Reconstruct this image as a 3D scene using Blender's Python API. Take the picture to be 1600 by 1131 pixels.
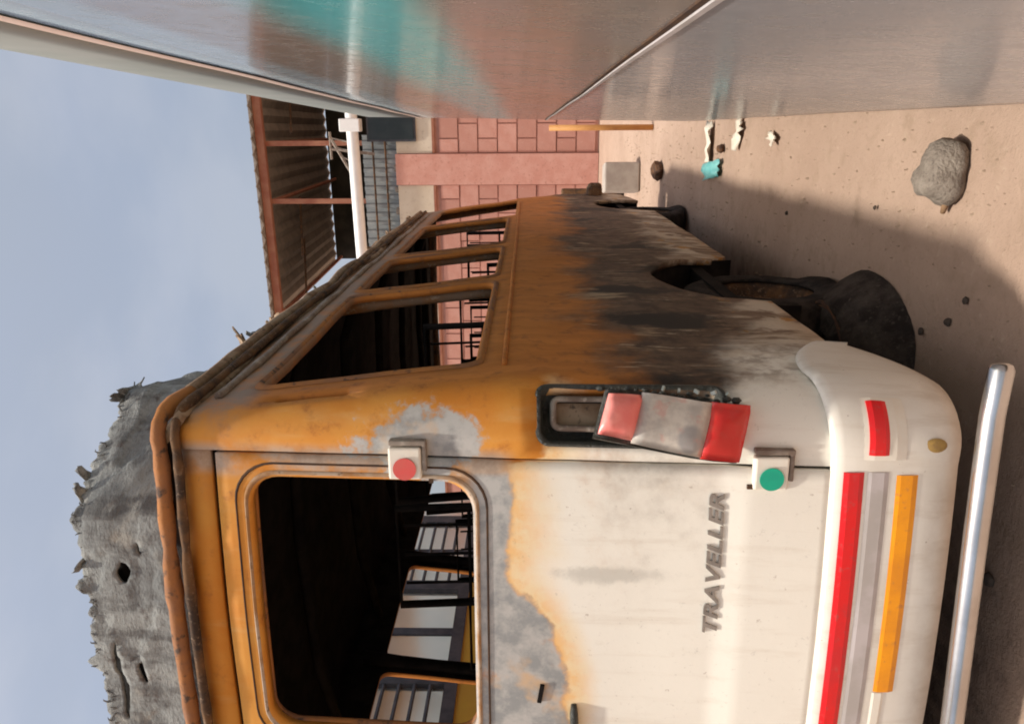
import bpy, bmesh, math, random
from mathutils import Vector, Matrix, noise
from mathutils.geometry import delaunay_2d_cdt
random.seed(7)
SC = bpy.context.scene
for o in list(bpy.data.objects): bpy.data.objects.remove(o)

# ------------------------------------------------------------------ camera
# site axes: x = right of the van, y = the van's heading, z up.  The phone was held
# upright but the picture was stored lying on its side, so the camera is rolled a quarter turn.
YAW = math.radians(17.8); PITCH = math.radians(1.17)
cam_d = bpy.data.cameras.new('camera'); cam = bpy.data.objects.new('camera', cam_d)
SC.collection.objects.link(cam); SC.camera = cam
cy, sy, cp, sp = math.cos(YAW), math.sin(YAW), math.cos(PITCH), math.sin(PITCH)
c_right = Vector((cy, sy, 0)); c_fwd = Vector((-sy*cp, cy*cp, sp)); c_up = c_right.cross(c_fwd)
cm = Matrix.Identity(4)
for i in range(3):
    cm[i][0] = -c_up[i]; cm[i][1] = c_right[i]; cm[i][2] = -c_fwd[i]
cm.translation = Vector((0.64, -1.707, 1.41))
cam.matrix_world = cm
cam_d.sensor_fit = 'HORIZONTAL'; cam_d.sensor_width = 36; cam_d.lens = 36*1130/1600
cam_d.clip_start = 0.01; cam_d.clip_end = 2000

# ------------------------------------------------------------------ sky, sun, exposure
SUN = Vector((-.37, -.47, 2.35)).normalized()
wd = bpy.data.worlds.new('World'); SC.world = wd; wd.use_nodes = True
nt = wd.node_tree; nt.nodes.clear()
wo = nt.nodes.new('ShaderNodeOutputWorld'); bg = nt.nodes.new('ShaderNodeBackground')
sk = nt.nodes.new('ShaderNodeTexSky'); sk.sky_type = 'NISHITA'; sk.sun_disc = False
sk.sun_elevation = math.asin(SUN.z); sk.sun_rotation = math.atan2(SUN.x, SUN.y)
sk.air_density = 1.0; sk.dust_density = 9.0; sk.ozone_density = 1.0; sk.altitude = 200
# thin high cloud: one even veil of noise over the whole dome
tc = nt.nodes.new('ShaderNodeTexCoord'); ns = nt.nodes.new('ShaderNodeTexNoise')
mpn = nt.nodes.new('ShaderNodeMapping'); mpn.inputs['Scale'].default_value = (1, 1, 2.2)
nt.links.new(tc.outputs['Generated'], mpn.inputs['Vector']); nt.links.new(mpn.outputs[0], ns.inputs['Vector'])
ns.inputs['Scale'].default_value = 2.2; ns.inputs['Detail'].default_value = 5; ns.inputs['Roughness'].default_value = .55
mr = nt.nodes.new('ShaderNodeMapRange'); mr.inputs[1].default_value = .35; mr.inputs[2].default_value = .75
mr.inputs[3].default_value = .48; mr.inputs[4].default_value = .66; nt.links.new(ns.outputs[0], mr.inputs[0])
mx = nt.nodes.new('ShaderNodeMixRGB'); nt.links.new(mr.outputs[0], mx.inputs[0])
cl = nt.nodes.new('ShaderNodeMixRGB'); cl.inputs[1].default_value = (1.90, 2.06, 2.26, 1); cl.inputs[2].default_value = (2.45, 2.52, 2.62, 1)
ns2 = nt.nodes.new('ShaderNodeTexNoise'); ns2.inputs['Scale'].default_value = 3.4; ns2.inputs['Detail'].default_value = 6; ns2.inputs['Roughness'].default_value = .5
nt.links.new(mpn.outputs[0], ns2.inputs['Vector'])
mr2 = nt.nodes.new('ShaderNodeMapRange'); mr2.interpolation_type = 'SMOOTHSTEP'; mr2.inputs[1].default_value = .38; mr2.inputs[2].default_value = .68; nt.links.new(ns2.outputs[0], mr2.inputs[0])
nt.links.new(mr2.outputs[0], cl.inputs[0]); nt.links.new(cl.outputs[0], mx.inputs[2])
nt.links.new(sk.outputs[0], mx.inputs[1]); nt.links.new(mx.outputs[0], bg.inputs[0])
bg.inputs[1].default_value = 0.108
nt.links.new(bg.outputs[0], wo.inputs[0])
sl = bpy.data.lights.new('sun', 'SUN'); sl.energy = 2.0; sl.angle = math.radians(2.5); sl.color = (1, .93, .82)
so = bpy.data.objects.new('sun', sl); SC.collection.objects.link(so)
so.rotation_euler = (-SUN).to_track_quat('-Z', 'Y').to_euler(); so.location = (-3, -6, 14)
SC.view_settings.view_transform = 'Standard'; SC.view_settings.look = 'None'
SC.cycles.filter_width = 1.9
SC.view_settings.gamma = 1; SC.view_settings.exposure = 1.06

# ------------------------------------------------------------------ node helpers
class NT:
    def __init__(s, name, rough=.6, spec=.5, metal=0.):
        m = bpy.data.materials.new(name); m.use_nodes = True; s.m = m; s.t = m.node_tree
        s.b = s.t.nodes['Principled BSDF']; s.b.inputs['Roughness'].default_value = rough
        s.b.inputs['Specular IOR Level'].default_value = spec; s.b.inputs['Metallic'].default_value = metal
        s.tc = s.t.nodes.new('ShaderNodeTexCoord'); s.P = s.tc.outputs['Object']
        sx = s.t.nodes.new('ShaderNodeSeparateXYZ'); s.t.links.new(s.P, sx.inputs[0])
        s.x, s.y, s.z = sx.outputs
    def lk(s, v, inp):
        if isinstance(v, (int, float)): inp.default_value = v
        elif isinstance(v, tuple): inp.default_value = v if len(v) == 4 or inp.type == 'VECTOR' else v+(1,)
        else: s.t.links.new(v, inp)
    def ma(s, op, a, b=0., c=0., clamp=False):
        n = s.t.nodes.new('ShaderNodeMath'); n.operation = op; n.use_clamp = clamp
        s.lk(a, n.inputs[0]); s.lk(b, n.inputs[1]); s.lk(c, n.inputs[2]); return n.outputs[0]
    def ss(s, v, a, b, lo=0., hi=1.):
        n = s.t.nodes.new('ShaderNodeMapRange'); n.interpolation_type = 'SMOOTHSTEP'
        s.lk(v, n.inputs[0])
        if a > b: a, b, lo, hi = b, a, hi, lo
        n.inputs[1].default_value = a; n.inputs[2].default_value = b; n.inputs[3].default_value = lo; n.inputs[4].default_value = hi
        return n.outputs[0]
    def noise(s, scale, detail=4, rough=.55, sc=(1, 1, 1), off=0., dist=0.):
        mp = s.t.nodes.new('ShaderNodeMapping'); mp.inputs['Scale'].default_value = sc; mp.inputs['Location'].default_value = (off, off*1.3, off*.7)
        s.t.links.new(s.P, mp.inputs['Vector'])
        n = s.t.nodes.new('ShaderNodeTexNoise'); n.inputs['Scale'].default_value = scale; n.inputs['Detail'].default_value = detail
        n.inputs['Roughness'].default_value = rough; n.inputs['Distortion'].default_value = dist
        s.t.links.new(mp.outputs[0], n.inputs['Vector']); return n.outputs[0]
    def mix(s, f, a, b):
        n = s.t.nodes.new('ShaderNodeMixRGB'); s.lk(f, n.inputs[0]); s.lk(a, n.inputs[1]); s.lk(b, n.inputs[2]); return n.outputs[0]
    def dist(s, p, sc=(1, 1, 1)):
        d = [s.ma('MULTIPLY', s.ma('SUBTRACT', v, q), k) for v, q, k in zip((s.x, s.y, s.z), p, sc)]
        r = s.ma('ADD', s.ma('ADD', s.ma('MULTIPLY', d[0], d[0]), s.ma('MULTIPLY', d[1], d[1])), s.ma('MULTIPLY', d[2], d[2]))
        return s.ma('SQRT', r)
    def bump(s, h, strength=.3, dist=.01):
        n = s.t.nodes.new('ShaderNodeBump'); n.inputs['Strength'].default_value = strength; n.inputs['Distance'].default_value = dist
        s.lk(h, n.inputs['Height']); s.t.links.new(n.outputs[0], s.b.inputs['Normal'])
    def col(s, c): s.lk(c, s.b.inputs['Base Color']); return s.m
    def rough(s, v): s.lk(v, s.b.inputs['Roughness'])

def mottled(name, a, b, scale=8, rough=.7, spec=.3, metal=0., bump=.2, bd=.004, sc=(1, 1, 1), lo=.35, hi=.65, fine=None):
    n = NT(name, rough, spec, metal)
    f = n.ss(n.noise(scale, 6, .6, sc), lo, hi)
    c = n.mix(f, a, b)
    if fine:
        c = n.mix(n.ss(n.noise(scale*6, 4, .6, sc, 3.), .55, .72), c, fine)
    n.bump(n.noise(scale*5, 5, .65, sc), bump, bd)
    return n.col(c)

# ------------------------------------------------------------------ materials
def make_van_paint():
    n = NT('van_paint', .5, .4)
    n1 = n.noise(3.2, 6, .6); n2 = n.noise(14, 6, .65, off=5.); n3 = n.noise(1.4, 4, .5, off=9.)
    fine = n.noise(60, 4, .7, off=2.)
    strk = n.noise(5, 6, .65, (1, 2.6, .6), 4.)          # streaks running along the side
    vert = n.noise(7, 5, .6, (2.2, 2.2, .5), 6.)           # drips
    side = n.ss(n.ma('ADD', n.ma('ADD', n.y, n.ma('MULTIPLY', n.ma('SUBTRACT', n2, .5), .12)), n.ma('MULTIPLY', n.ss(n.z, .80, .95), n.ss(n.z, 1.22, 1.34, .085, 0.))), .07, .20)
    # heat-rusted metal: ochre to brown
    rust = n.mix(n.ss(n1, .34, .66), (.60, .215, .022), (.66, .30, .05))
    rust = n.mix(n.ss(n2, .56, .78), rust, (.42, .14, .02))
    rust = n.mix(n.ma('MULTIPLY', n.ss(vert, .52, .74), .5), rust, (.64, .36, .12))
    rust = n.mix(n.ma('MULTIPLY', n.ss(n.noise(4, 5, .6, off=21.), .62, .72), .6), rust, (.60, .50, .36))
    rside = n.mix(n.ss(strk, .38, .66), (.47, .165, .028), (.58, .21, .038))
    rside = n.mix(n.ss(n2, .5, .75), rside, (.27, .095, .025))
    rside = n.mix(n.ma('MULTIPLY', n.ss(n.z, 2.14, 2.24), n.ss(n2, .3, .55, .35, .85)), rside, (.26, .21, .17))
    rust = n.mix(side, rust, rside)
    # intact cream paint with scorched yellow towards the burn line
    cream = n.mix(n.ss(n3, .4, .62), (.86, .835, .75), (.82, .79, .705))
    cream = n.mix(n.ma('MULTIPLY', n.ss(n.noise(9, 5, .7, (1, 1, .6), 12.), .6, .78), .25), cream, (.60, .53, .42))
    cream = n.mix(n.ma('MULTIPLY', n.ss(n.noise(6, 6, .65, (3, 3, .28), 51.), .52, .72), .22), cream, (.52, .42, .31))
    cream = n.mix(n.ma('MULTIPLY', n.ss(n.noise(30, 4, .7, (1, 1, 1), 53.), .66, .72), .5), cream, (.40, .33, .26))
    smud = n.ss(n.ma('ADD', n.dist((-.51, 0, 1.17), (26, 0, 4.6)), n.ma('MULTIPLY', n2, 1.6)), 1.1, 1.7, 1, 0)
    cream = n.mix(n.ma('MULTIPLY', smud, .42), cream, (.30, .29, .26))
    blob = n.ss(n.dist((-.92, 0, 1.40), (1, 0, 1.25)), .16, .42, .17, 0)
    zz = n.ma('ADD', n.ma('ADD', n.z, n.ma('MULTIPLY', n.ma('SUBTRACT', n1, .5), .16)), n.ma('MULTIPLY', n.ma('SUBTRACT', n2, .5), .07))
    zb = n.ma('ADD', n.ma('ADD', zz, blob), n.ss(n.x, -.21, -.18, 0, .115))
    scorch = n.mix(n.ss(n2, .35, .6), (.82, .50, .20), (.82, .64, .38))
    rear = n.mix(n.ss(zb, 1.30, 1.465), cream, scorch)
    rear = n.mix(n.ss(zb, 1.445, 1.475), rear, rust)
    # pale ash and bared grey metal round the window and the burn line
    gn = n.mix(n.ss(n2, .38, .64), (.46, .45, .43), (.28, .29, .29))
    gn = n.mix(n.ss(n.noise(5, 4, .6, off=31.), .55, .68), gn, (.56, .40, .26))
    low = n.ma('MULTIPLY', n.ss(zb, 1.45, 1.475), n.ss(n.z, 1.54, 1.60, 1, 0))
    low = n.ma('MULTIPLY', n.ma('MULTIPLY', low, n.ss(n1, .30, .40)), n.ss(n.x, -.20, -.25))
    h1 = n.ss(n.ma('ADD', n.dist((-.16, .05, 1.70), (1, 1, .62)), n.ma('MULTIPLY', n.ma('SUBTRACT', n2, .5), .22)), .085, .12, 1, 0)
    seam = n.ma('MULTIPLY', n.ss(n.ma('ABSOLUTE', n.ma('ADD', n.x, .215)), .02, .06, 1, 0), n.ss(n1, .42, .56))
    seam = n.ma('MULTIPLY', seam, n.ss(n.z, 1.42, 1.5))
    ash = n.ma('MAXIMUM', n.ma('MAXIMUM', low, h1), n.ma('MULTIPLY', seam, .7))
    rear = n.mix(ash, rear, gn)
    # the right side: rust above, soot band, scorched paint with streaks below
    zs = n.ma('ADD', n.ma('ADD', n.z, n.ma('MULTIPLY', n.ma('SUBTRACT', n.noise(5, 6, .65, off=61.), .5), .30)), n.ma('ADD', n.ma('MULTIPLY', n.ma('SUBTRACT', n1, .5), .5), n.ma('MULTIPLY', n.ma('SUBTRACT', n3, .5), .5)))
    soot = n.mix(n.ss(n2, .35, .65), (.066, .041, .027), (.145, .092, .058))
    soot = n.mix(n.ss(n.noise(8, 6, .7, (1, 2.4, .6), 8.), .54, .64), soot, (.30, .21, .13))
    soot = n.mix(n.ss(n.noise(11, 6, .7, (1, 2.6, .5), 18.), .59, .68), soot, (.42, .34, .24))
    soot = n.mix(n.ss(n.noise(2.4, 5, .6, (1, 1.3, .8), 27.), .52, .60), soot, (.030, .023, .018))
    soot = n.mix(n.ma('MULTIPLY', n.ss(n.noise(2.0, 5, .6, (1, 1.6, .7), 33.), .60, .68), .8), soot, (.44, .33, .21))
    rem = n.mix(n.ss(strk, .42, .56), (.50, .41, .31), (.20, .13, .085))
    rem = n.mix(n.ss(n1, .5, .58), rem, (.62, .53, .42))
    rem = n.mix(n.ss(n.noise(6, 5, .6, off=41.), .6, .66), rem, (.47, .25, .07))
    zl = n.ma('ADD', zs, n.ma('MULTIPLY', n.ss(n.y, .2, 1.2, 1, 0), -.20))
    sd = n.mix(n.ss(zl, .56, .72), rem, soot)
    sd = n.mix(n.ss(zs, 1.03, 1.30), sd, rust)
    lowcorner = n.ma('MULTIPLY', n.ss(n.ma('ADD', n.z, n.ma('MULTIPLY', n1, .3)), .86, 1.04, 1, 0), n.ss(n.y, .30, .6, 1, 0))
    c = n.mix(n.ma('MULTIPLY', side, n.ma('SUBTRACT', 1., n.ma('MULTIPLY', lowcorner, n.ss(n2, .4, .6, 1, .4)))), rear, sd)
    c = n.mix(n.ma('MULTIPLY', n.ss(fine, .6, .75), .22), c, (.10, .07, .05))
    burnt = n.ma('MAXIMUM', n.ss(zb, 1.42, 1.48), side)
    n.rough(n.ss(burnt, 0, 1, .48, .75))
    n.bump(n.ma('ADD', n.ma('MULTIPLY', n2, .6), n.ma('MULTIPLY', fine, .4)), .16, .006)
    return n.col(c)
M = {}
M['van'] = make_van_paint()
M['soot'] = mottled('soot_black', (.010, .009, .009), (.022, .018, .016), 9, .95, .1)
M['char'] = mottled('charred_metal', (.045, .033, .027), (.16, .085, .04), 11, .85, .2, 0, .5, .006, fine=(.22, .15, .10))
M['roofchar'] = mottled('charred_roof', (.20, .12, .07), (.34, .25, .17), 9, .9, .2, 0, .5, .006, fine=(.07, .05, .04))
def make_fibre():
    n = NT('burnt_fibreglass', .95, .15)
    a = n.noise(5, 6, .62); w = n.noise(45, 5, .7, (1, 1, 2.2), 3.); b = n.noise(11, 5, .65, off=8.)
    v_ = n.noise(9, 5, .65, (1.6, 1.6, .35), 14.)
    c = n.mix(n.ss(a, .36, .62), (.20, .205, .20), (.31, .315, .30))
    c = n.mix(n.ma('MULTIPLY', n.ss(v_, .46, .64), .8), c, (.12, .115, .11))
    c = n.mix(n.ss(b, .58, .70), c, (.12, .10, .09))
    c = n.mix(n.ss(n.noise(4, 5, .6, off=19.), .57, .67), c, (.34, .325, .29))
    c = n.mix(n.ma('MULTIPLY', n.ss(w, .5, .7), .5), c, (.10, .10, .10))
    c = n.mix(n.ss(n.ma('ADD', n.z, n.ma('MULTIPLY', b, .05)), 2.452, 2.476, .85, 0.), c, (.03, .022, .02))     # shadow gap above the rail, painted dark into the sheet's foot
    n.bump(n.ma('ADD', b, n.ma('MULTIPLY', w, .6)), .7, .015)
    return n.col(c)
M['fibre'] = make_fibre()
M['railrust'] = mottled('rusted_rail', (.42, .17, .05), (.24, .12, .07), 5, .8, .2, 0, .5, .008, fine=(.09, .06, .045))
M['pillar'] = mottled('scorched_pillar', (.40, .20, .085), (.33, .24, .17), 6, .8, .2, fine=(.50, .40, .30))
M['grail'] = mottled('grey_rail', (.30, .26, .22), (.18, .13, .10), 9, .75, .3, fine=(.42, .36, .30))
M['seal'] = mottled('burnt_seal', (.10, .055, .03), (.05, .035, .03), 20, .8, .2)
M['beige_seal'] = mottled('ashen_seal', (.46, .36, .27), (.36, .18, .07), 9, .8, .2, fine=(.16, .10, .06))
M['red'] = mottled('red_reflective_tape', (.80, .008, .012), (.66, .016, .022), 9, .4, .5, 0, .1, .002, fine=(.60, .05, .05))
M['yellow'] = mottled('amber_reflective_tape', (.93, .36, .004), (.80, .29, .01), 9, .42, .5, 0, .1, .002, fine=(.70, .26, .04))
M['greytape'] = mottled('grey_tape', (.44, .41, .39), (.54, .50, .50), 10, .45, .5, 0, .05, .002)
n = NT('bumper_paint', .45, .4)
c_ = n.mix(n.ss(n.noise(4, 6, .6), .4, .7), (.80, .77, .70), (.73, .69, .61))
c_ = n.mix(n.ma('MULTIPLY', n.ss(n.noise(7, 6, .65, (3, 3, .4), 9.), .5, .7), .3), c_, (.48, .39, .29))
c_ = n.mix(n.ma('MULTIPLY', n.ss(n.ma('ADD', n.z, n.ma('MULTIPLY', n.noise(9, 6, .65, off=4.), .14)), .36, .46, 1, 0), .55), c_, (.42, .33, .25))
c_ = n.mix(n.ss(n.noise(38, 4, .7, off=15.), .68, .73), c_, (.36, .30, .24))
n.bump(n.noise(10, 5, .6), .1, .005); M['bumper'] = n.col(c_)
M['bumper_plain'] = mottled('bumper_white', (.80, .765, .68), (.72, .67, .58), 4, .4, .45, 0, .08, .004, lo=.4, hi=.7, fine=(.70, .65, .56))
M['white'] = mottled('off_white', (.82, .79, .70), (.78, .72, .62), 12, .5, .4, 0, .05, .002)
M['gold'] = mottled('tarnished_brass', (.38, .24, .06), (.25, .15, .05), 40, .5, .5)
M['letter'] = mottled('lettering_grey', (.22, .20, .18), (.32, .29, .26), 30, .4, .5, .3, .05)
M['chrome'] = mottled('dull_chrome', (.60, .61, .62), (.50, .50, .50), 6, .24, .5, 1., .08, .004)
M['rubber'] = mottled('charred_rubber', (.022, .019, .018), (.055, .046, .040), 14, .95, .15, 0, .8, .012)
M['ash'] = mottled('ash', (.032, .026, .023), (.085, .070, .060), 9, .98, .1, 0, 1., .02, fine=(.10, .082, .068))
M['wire'] = mottled('burnt_wire', (.16, .08, .04), (.08, .05, .04), 30, .8, .3, .4)
M['dotred'] = mottled('red_dot', (.70, .10, .09), (.66, .12, .10), 30, .5, .4, 0, .03)
M['dotgreen'] = mottled('green_dot', (.005, .43, .27), (.006, .38, .25), 30, .45, .4, 0, .03)
n = NT('lens_red', .25, .5); n.bump(n.noise(60, 3, .5, (1, 1, .25)), .3, .003); n.b.inputs['Transmission Weight'].default_value = .15
M['lensred'] = n.col(n.mix(n.ss(n.noise(18, 4), .4, .65), (.78, .035, .03), (.70, .06, .045)))
n = NT('lens_melted_red', .35, .5); n.b.inputs['Subsurface Weight'].default_value = .0
M['lenspink'] = n.col(n.mix(n.ss(n.noise(14, 4), .35, .7), (.95, .34, .30), (.85, .20, .18)))
n = NT('lens_clouded', .3, .5); n.bump(n.noise(40, 4, .5, (1, 1, .3)), .35, .004); n.b.inputs['Coat Weight'].default_value = .3
c_ = n.mix(n.ss(n.noise(16, 5, .6), .38, .64), (.66, .62, .55), (.48, .45, .41))
c_ = n.mix(n.ss(n.dist((-.10, 0, 1.00), (1, 0, 1)), .026, .040, .75, 0.), c_, (.30, .30, .31))
c_ = n.mix(n.ma('MULTIPLY', n.ss(n.noise(22, 5, .6, off=8.), .52, .66), .5), c_, (.62, .30, .25))
M['lensgrey'] = n.col(c_)
M['lampback'] = mottled('melted_housing', (.03, .034, .03), (.06, .06, .05), 16, .35, .5, 0, .8, .01)
def make_ground():
    n = NT('dusty_ground', .95, .15)
    a = n.noise(.9, 6, .6); b = n.noise(9, 7, .65, off=3.); f = n.noise(70, 5, .7, off=7.); g = n.noise(28, 5, .6, off=13.)
    c = n.mix(n.ss(a, .35, .65), (.385, .272, .207), (.445, .322, .248))
    c = n.mix(n.ma('MULTIPLY', n.ss(b, .5, .72), .5), c, (.30, .215, .15))
    c = n.mix(n.ma('MULTIPLY', n.ss(f, .56, .72), .45), c, (.22, .16, .115))
    c = n.mix(n.ma('MULTIPLY', n.ss(g, .6, .72), .35), c, (.52, .41, .31))
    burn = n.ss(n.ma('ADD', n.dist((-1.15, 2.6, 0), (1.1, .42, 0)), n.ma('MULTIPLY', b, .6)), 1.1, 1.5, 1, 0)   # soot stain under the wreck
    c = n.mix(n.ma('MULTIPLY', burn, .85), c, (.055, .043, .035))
    n.bump(n.ma('ADD', n.ma('ADD', n.ma('MULTIPLY', b, .8), f), n.ma('MULTIPLY', g, .6)), .55, .018)
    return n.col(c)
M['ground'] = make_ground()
M['pink'] = mottled('pink_painted_block', (.56, .275, .215), (.62, .34, .275), 3, .9, .15, 0, .4, .01, fine=(.46, .22, .17))
n = NT('pink_block_paint', .9, .15)
oi = n.t.nodes.new('ShaderNodeObjectInfo')
c_ = n.mix(n.ss(n.noise(4, 6, .65), .35, .65), (.55, .27, .21), (.62, .34, .275))
c_ = n.mix(n.ma('MULTIPLY', oi.outputs['Random'], .8), c_, (.45, .225, .175))
c_ = n.mix(n.ma('MULTIPLY', n.ss(n.noise(14, 5, .7, off=6.), .6, .7), .5), c_, (.66, .47, .38))
n.bump(n.noise(30, 5, .7), .5, .01); M['pinkblock'] = n.col(c_)
M['pinkm'] = mottled('pink_mortar', (.50, .255, .20), (.55, .30, .235), 6, .95, .1)
M['creamw'] = mottled('cream_wall', (.60, .51, .39), (.66, .58, .46), 2, .9, .15, fine=(.5, .42, .32))
M['steelrust'] = mottled('red_oxide_steel', (.28, .10, .06), (.34, .15, .09), 4, .7, .3)
M['roofsheet'] = mottled('weathered_sheet', (.30, .25, .20), (.22, .19, .16), 3, .7, .3)
M['shedwall'] = mottled('dark_shed_wall', (.035, .035, .03), (.06, .055, .045), 2, .9, .1)
M['bluegrey'] = mottled('blue_grey_sheet', (.22, .25, .27), (.30, .33, .34), 3, .6, .3)
M['whitepipe'] = mottled('white_paint_steel', (.86, .86, .84), (.80, .80, .78), 5, .4, .4, 0, .05)
M['dark'] = mottled('dark_pane', (.012, .018, .018), (.02, .025, .025), 5, .2, .5)
M['stone'] = mottled('grey_stone', (.25, .21, .175), (.36, .31, .26), 16, .95, .15, 0, .8, .02, fine=(.16, .13, .11))
M['gravel'] = mottled('sandy_gravel', (.33, .245, .18), (.44, .335, .25), 30, .95, .15)
M['dstone'] = mottled('dark_stone', (.05, .04, .035), (.10, .08, .065), 20, .95, .15)
M['wood'] = mottled('stick_wood', (.20, .12, .07), (.30, .19, .11), 20, .9, .15)
M['teal'] = mottled('turquoise_plastic', (.12, .42, .42), (.20, .50, .48), 20, .5, .4)
M['paper'] = mottled('pale_scrap', (.72, .68, .58), (.62, .56, .47), 20, .8, .2)
M['post'] = mottled('amber_post_paint', (.60, .30, .10), (.52, .24, .08), 8, .6, .3)
M['concrete'] = mottled('pale_concrete', (.36, .31, .27), (.43, .38, .33), 8, .95, .1)
def make_bus_paint():
    n = NT('glossy_grey_paint', .2, .5)
    a = n.noise(1.2, 5, .6); d = n.noise(22, 5, .65, off=4.)
    c = n.mix(n.ss(a, .35, .65), (.345, .345, .36), (.40, .395, .41))
    zt = n.ma('ADD', n.z, n.ma('MULTIPLY', n.ma('SUBTRACT', a, .5), .1))
    tl = n.ma('MULTIPLY', n.ss(zt, 1.47, 1.56), n.ss(zt, 1.64, 1.80, 1, 0))
    c = n.mix(n.ma('MULTIPLY', n.ss(n.z, 1.248, 1.252), n.ss(a, .3, .6, .5, 1.)), c, (.27, .22, .175))
    c = n.mix(n.ma('MULTIPLY', tl, .9), c, (.08, .56, .60))
    c = n.mix(n.ss(n.z, 1.93, 2.0), c, (.34, .40, .42))
    c = n.mix(n.ma('MULTIPLY', n.ss(d, .5, .75), .3), c, (.33, .27, .21))
    n.rough(n.ma('ADD', n.ss(d, .35, .7, .19, .30), n.ss(n.z, .7, 1.2, .06, 0.)))
    n.bump(n.noise(2.6, 3, .5), .06, .02)
    n.b.inputs['Coat Weight'].default_value = .25; n.b.inputs['Coat Roughness'].default_value = .1
    return n.col(c)
M['gbus'] = make_bus_paint()
M['gbusroof'] = mottled('pale_green_grey_paint', (.38, .40, .36), (.44, .45, .41), 3, .75, .12, 0, .05)
M['peach'] = mottled('peach_trim', (.88, .68, .56), (.84, .62, .50), 5, .6, .3)
M['ybus'] = mottled('yellow_bus_paint', (.66, .42, .05), (.60, .36, .05), 3, .45, .4, 0, .05)
M['busdark'] = mottled('bus_window_frame', (.05, .055, .065), (.09, .09, .10), 8, .6, .3)
n = NT('pale_frosted_pane', .3, .5); n.b.inputs['Transmission Weight'].default_value = 0.
n.b.inputs['Transmission Weight'].default_value = .75; n.b.inputs['IOR'].default_value = 1.08; n.rough(.45)
M['frost'] = n.col(n.mix(n.ss(n.noise(1.5, 3), .4, .6), (.90, .87, .78), (.80, .80, .74)))
M['glassbrk'] = mottled('broken_glass', (.55, .60, .56), (.4, .45, .42), 20, .15, .6)

# ------------------------------------------------------------------ mesh helpers
def link(o, parent=None):
    SC.collection.objects.link(o)
    if parent is not None:
        o.parent = parent
    return o
def tag(o, label=None, cat=None, group=None, kind=None):
    if label: o['label'] = label
    if cat: o['category'] = cat
    if group: o['group'] = group
    if kind: o['kind'] = kind
    return o
WLOC = {}
def empty(name, loc, label, cat, group=None):
    o = bpy.data.objects.new(name, None); o.location = loc; o.empty_display_size = .2
    link(o); WLOC[o.name] = Vector(loc); return tag(o, label, cat, group)
def mesh_obj(name, vs, fs, mat, parent=None, smooth=False, mat2=None):
    me = bpy.data.meshes.new(name); me.from_pydata([tuple(v) for v in vs], [], fs); me.update()
    me.materials.append(M[mat] if isinstance(mat, str) else mat)
    if mat2: me.materials.append(M[mat2])
    if smooth:
        for p in me.polygons: p.use_smooth = True
    o = bpy.data.objects.new(name, me); link(o, parent)
    if parent is not None:                         # vertices are given in site coordinates
        o.location = -root_loc(parent)
    return o
def root_loc(p):
    l = Vector((0, 0, 0))
    while p is not None:
        l += p.location; p = p.parent
    return l
class MB:
    def __init__(s): s.v = []; s.f = []
    def add(s, vs, fs):
        b = len(s.v); s.v += [Vector(v) for v in vs]; s.f += [tuple(i+b for i in f) for f in fs]; return s
    def box(s, a, b):
        x0, y0, z0 = a; x1, y1, z1 = b
        return s.add([(x0, y0, z0), (x1, y0, z0), (x1, y1, z0), (x0, y1, z0), (x0, y0, z1), (x1, y0, z1), (x1, y1, z1), (x0, y1, z1)],
                     [(0, 3, 2, 1), (4, 5, 6, 7), (0, 1, 5, 4), (1, 2, 6, 5), (2, 3, 7, 6), (3, 0, 4, 7)])
    def obox(s, c, size, rot):                     # oriented box
        m = Matrix.Translation(c) @ rot.to_4x4(); h = Vector(size)/2
        t = MB().box(-h, h); return s.add([m @ v for v in t.v], t.f)
    def tube(s, pts, r, n=10, cap=True):
        pts = [Vector(p) for p in pts]; rr = r if isinstance(r, (list, tuple)) else [r]*len(pts); vs = []
        up = None
        for i, p in enumerate(pts):
            d = (pts[min(i+1, len(pts)-1)]-pts[max(i-1, 0)]).normalized()
            if up is None:
                up = d.orthogonal().normalized()
            else:
                up = (up-d*up.dot(d)).normalized()
            w = d.cross(up)
            for k in range(n):
                a = 2*math.pi*k/n; vs.append(p+(up*math.cos(a)+w*math.sin(a))*rr[i])
        fs = [(i*n+k, i*n+(k+1) % n, (i+1)*n+(k+1) % n, (i+1)*n+k) for i in range(len(pts)-1) for k in range(n)]
        if cap: fs += [tuple(reversed(range(n))), tuple(range((len(pts)-1)*n, len(pts)*n))]
        return s.add(vs, fs)
    def build(s, name, mat, parent=None, smooth=False, bevel=0, seg=2):
        o = mesh_obj(name, s.v, s.f, mat, parent, smooth)
        if bevel:
            m = o.modifiers.new('bevel', 'BEVEL'); m.width = bevel; m.segments = seg; m.limit_method = 'ANGLE'; m.angle_limit = math.radians(40)
        return o
def rr(a0, a1, b0, b1, r, n=5):
    out = []
    for cx, cz, st in ((a1-r, b0+r, -90), (a1-r, b1-r, 0), (a0+r, b1-r, 90), (a0+r, b0+r, 180)):
        for k in range(n+1):
            a = math.radians(st+90*k/n); out.append((cx+r*math.cos(a), cz+r*math.sin(a)))
    return out
def inside(p, poly):
    x, y = p; c = False; j = len(poly)-1
    for i in range(len(poly)):
        xi, yi = poly[i]; xj, yj = poly[j]
        if (yi > y) != (yj > y) and x < (xj-xi)*(y-yi)/(yj-yi)+xi: c = not c
        j = i
    return c
def dens(poly, st):
    out = []
    for i in range(len(poly)):
        a = poly[i]; b = poly[(i+1) % len(poly)]; L = math.hypot(b[0]-a[0], b[1]-a[1]); k = max(1, int(L/st))
        out += [(a[0]+(b[0]-a[0])*t/k, a[1]+(b[1]-a[1])*t/k) for t in range(k)]
    return out
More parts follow.
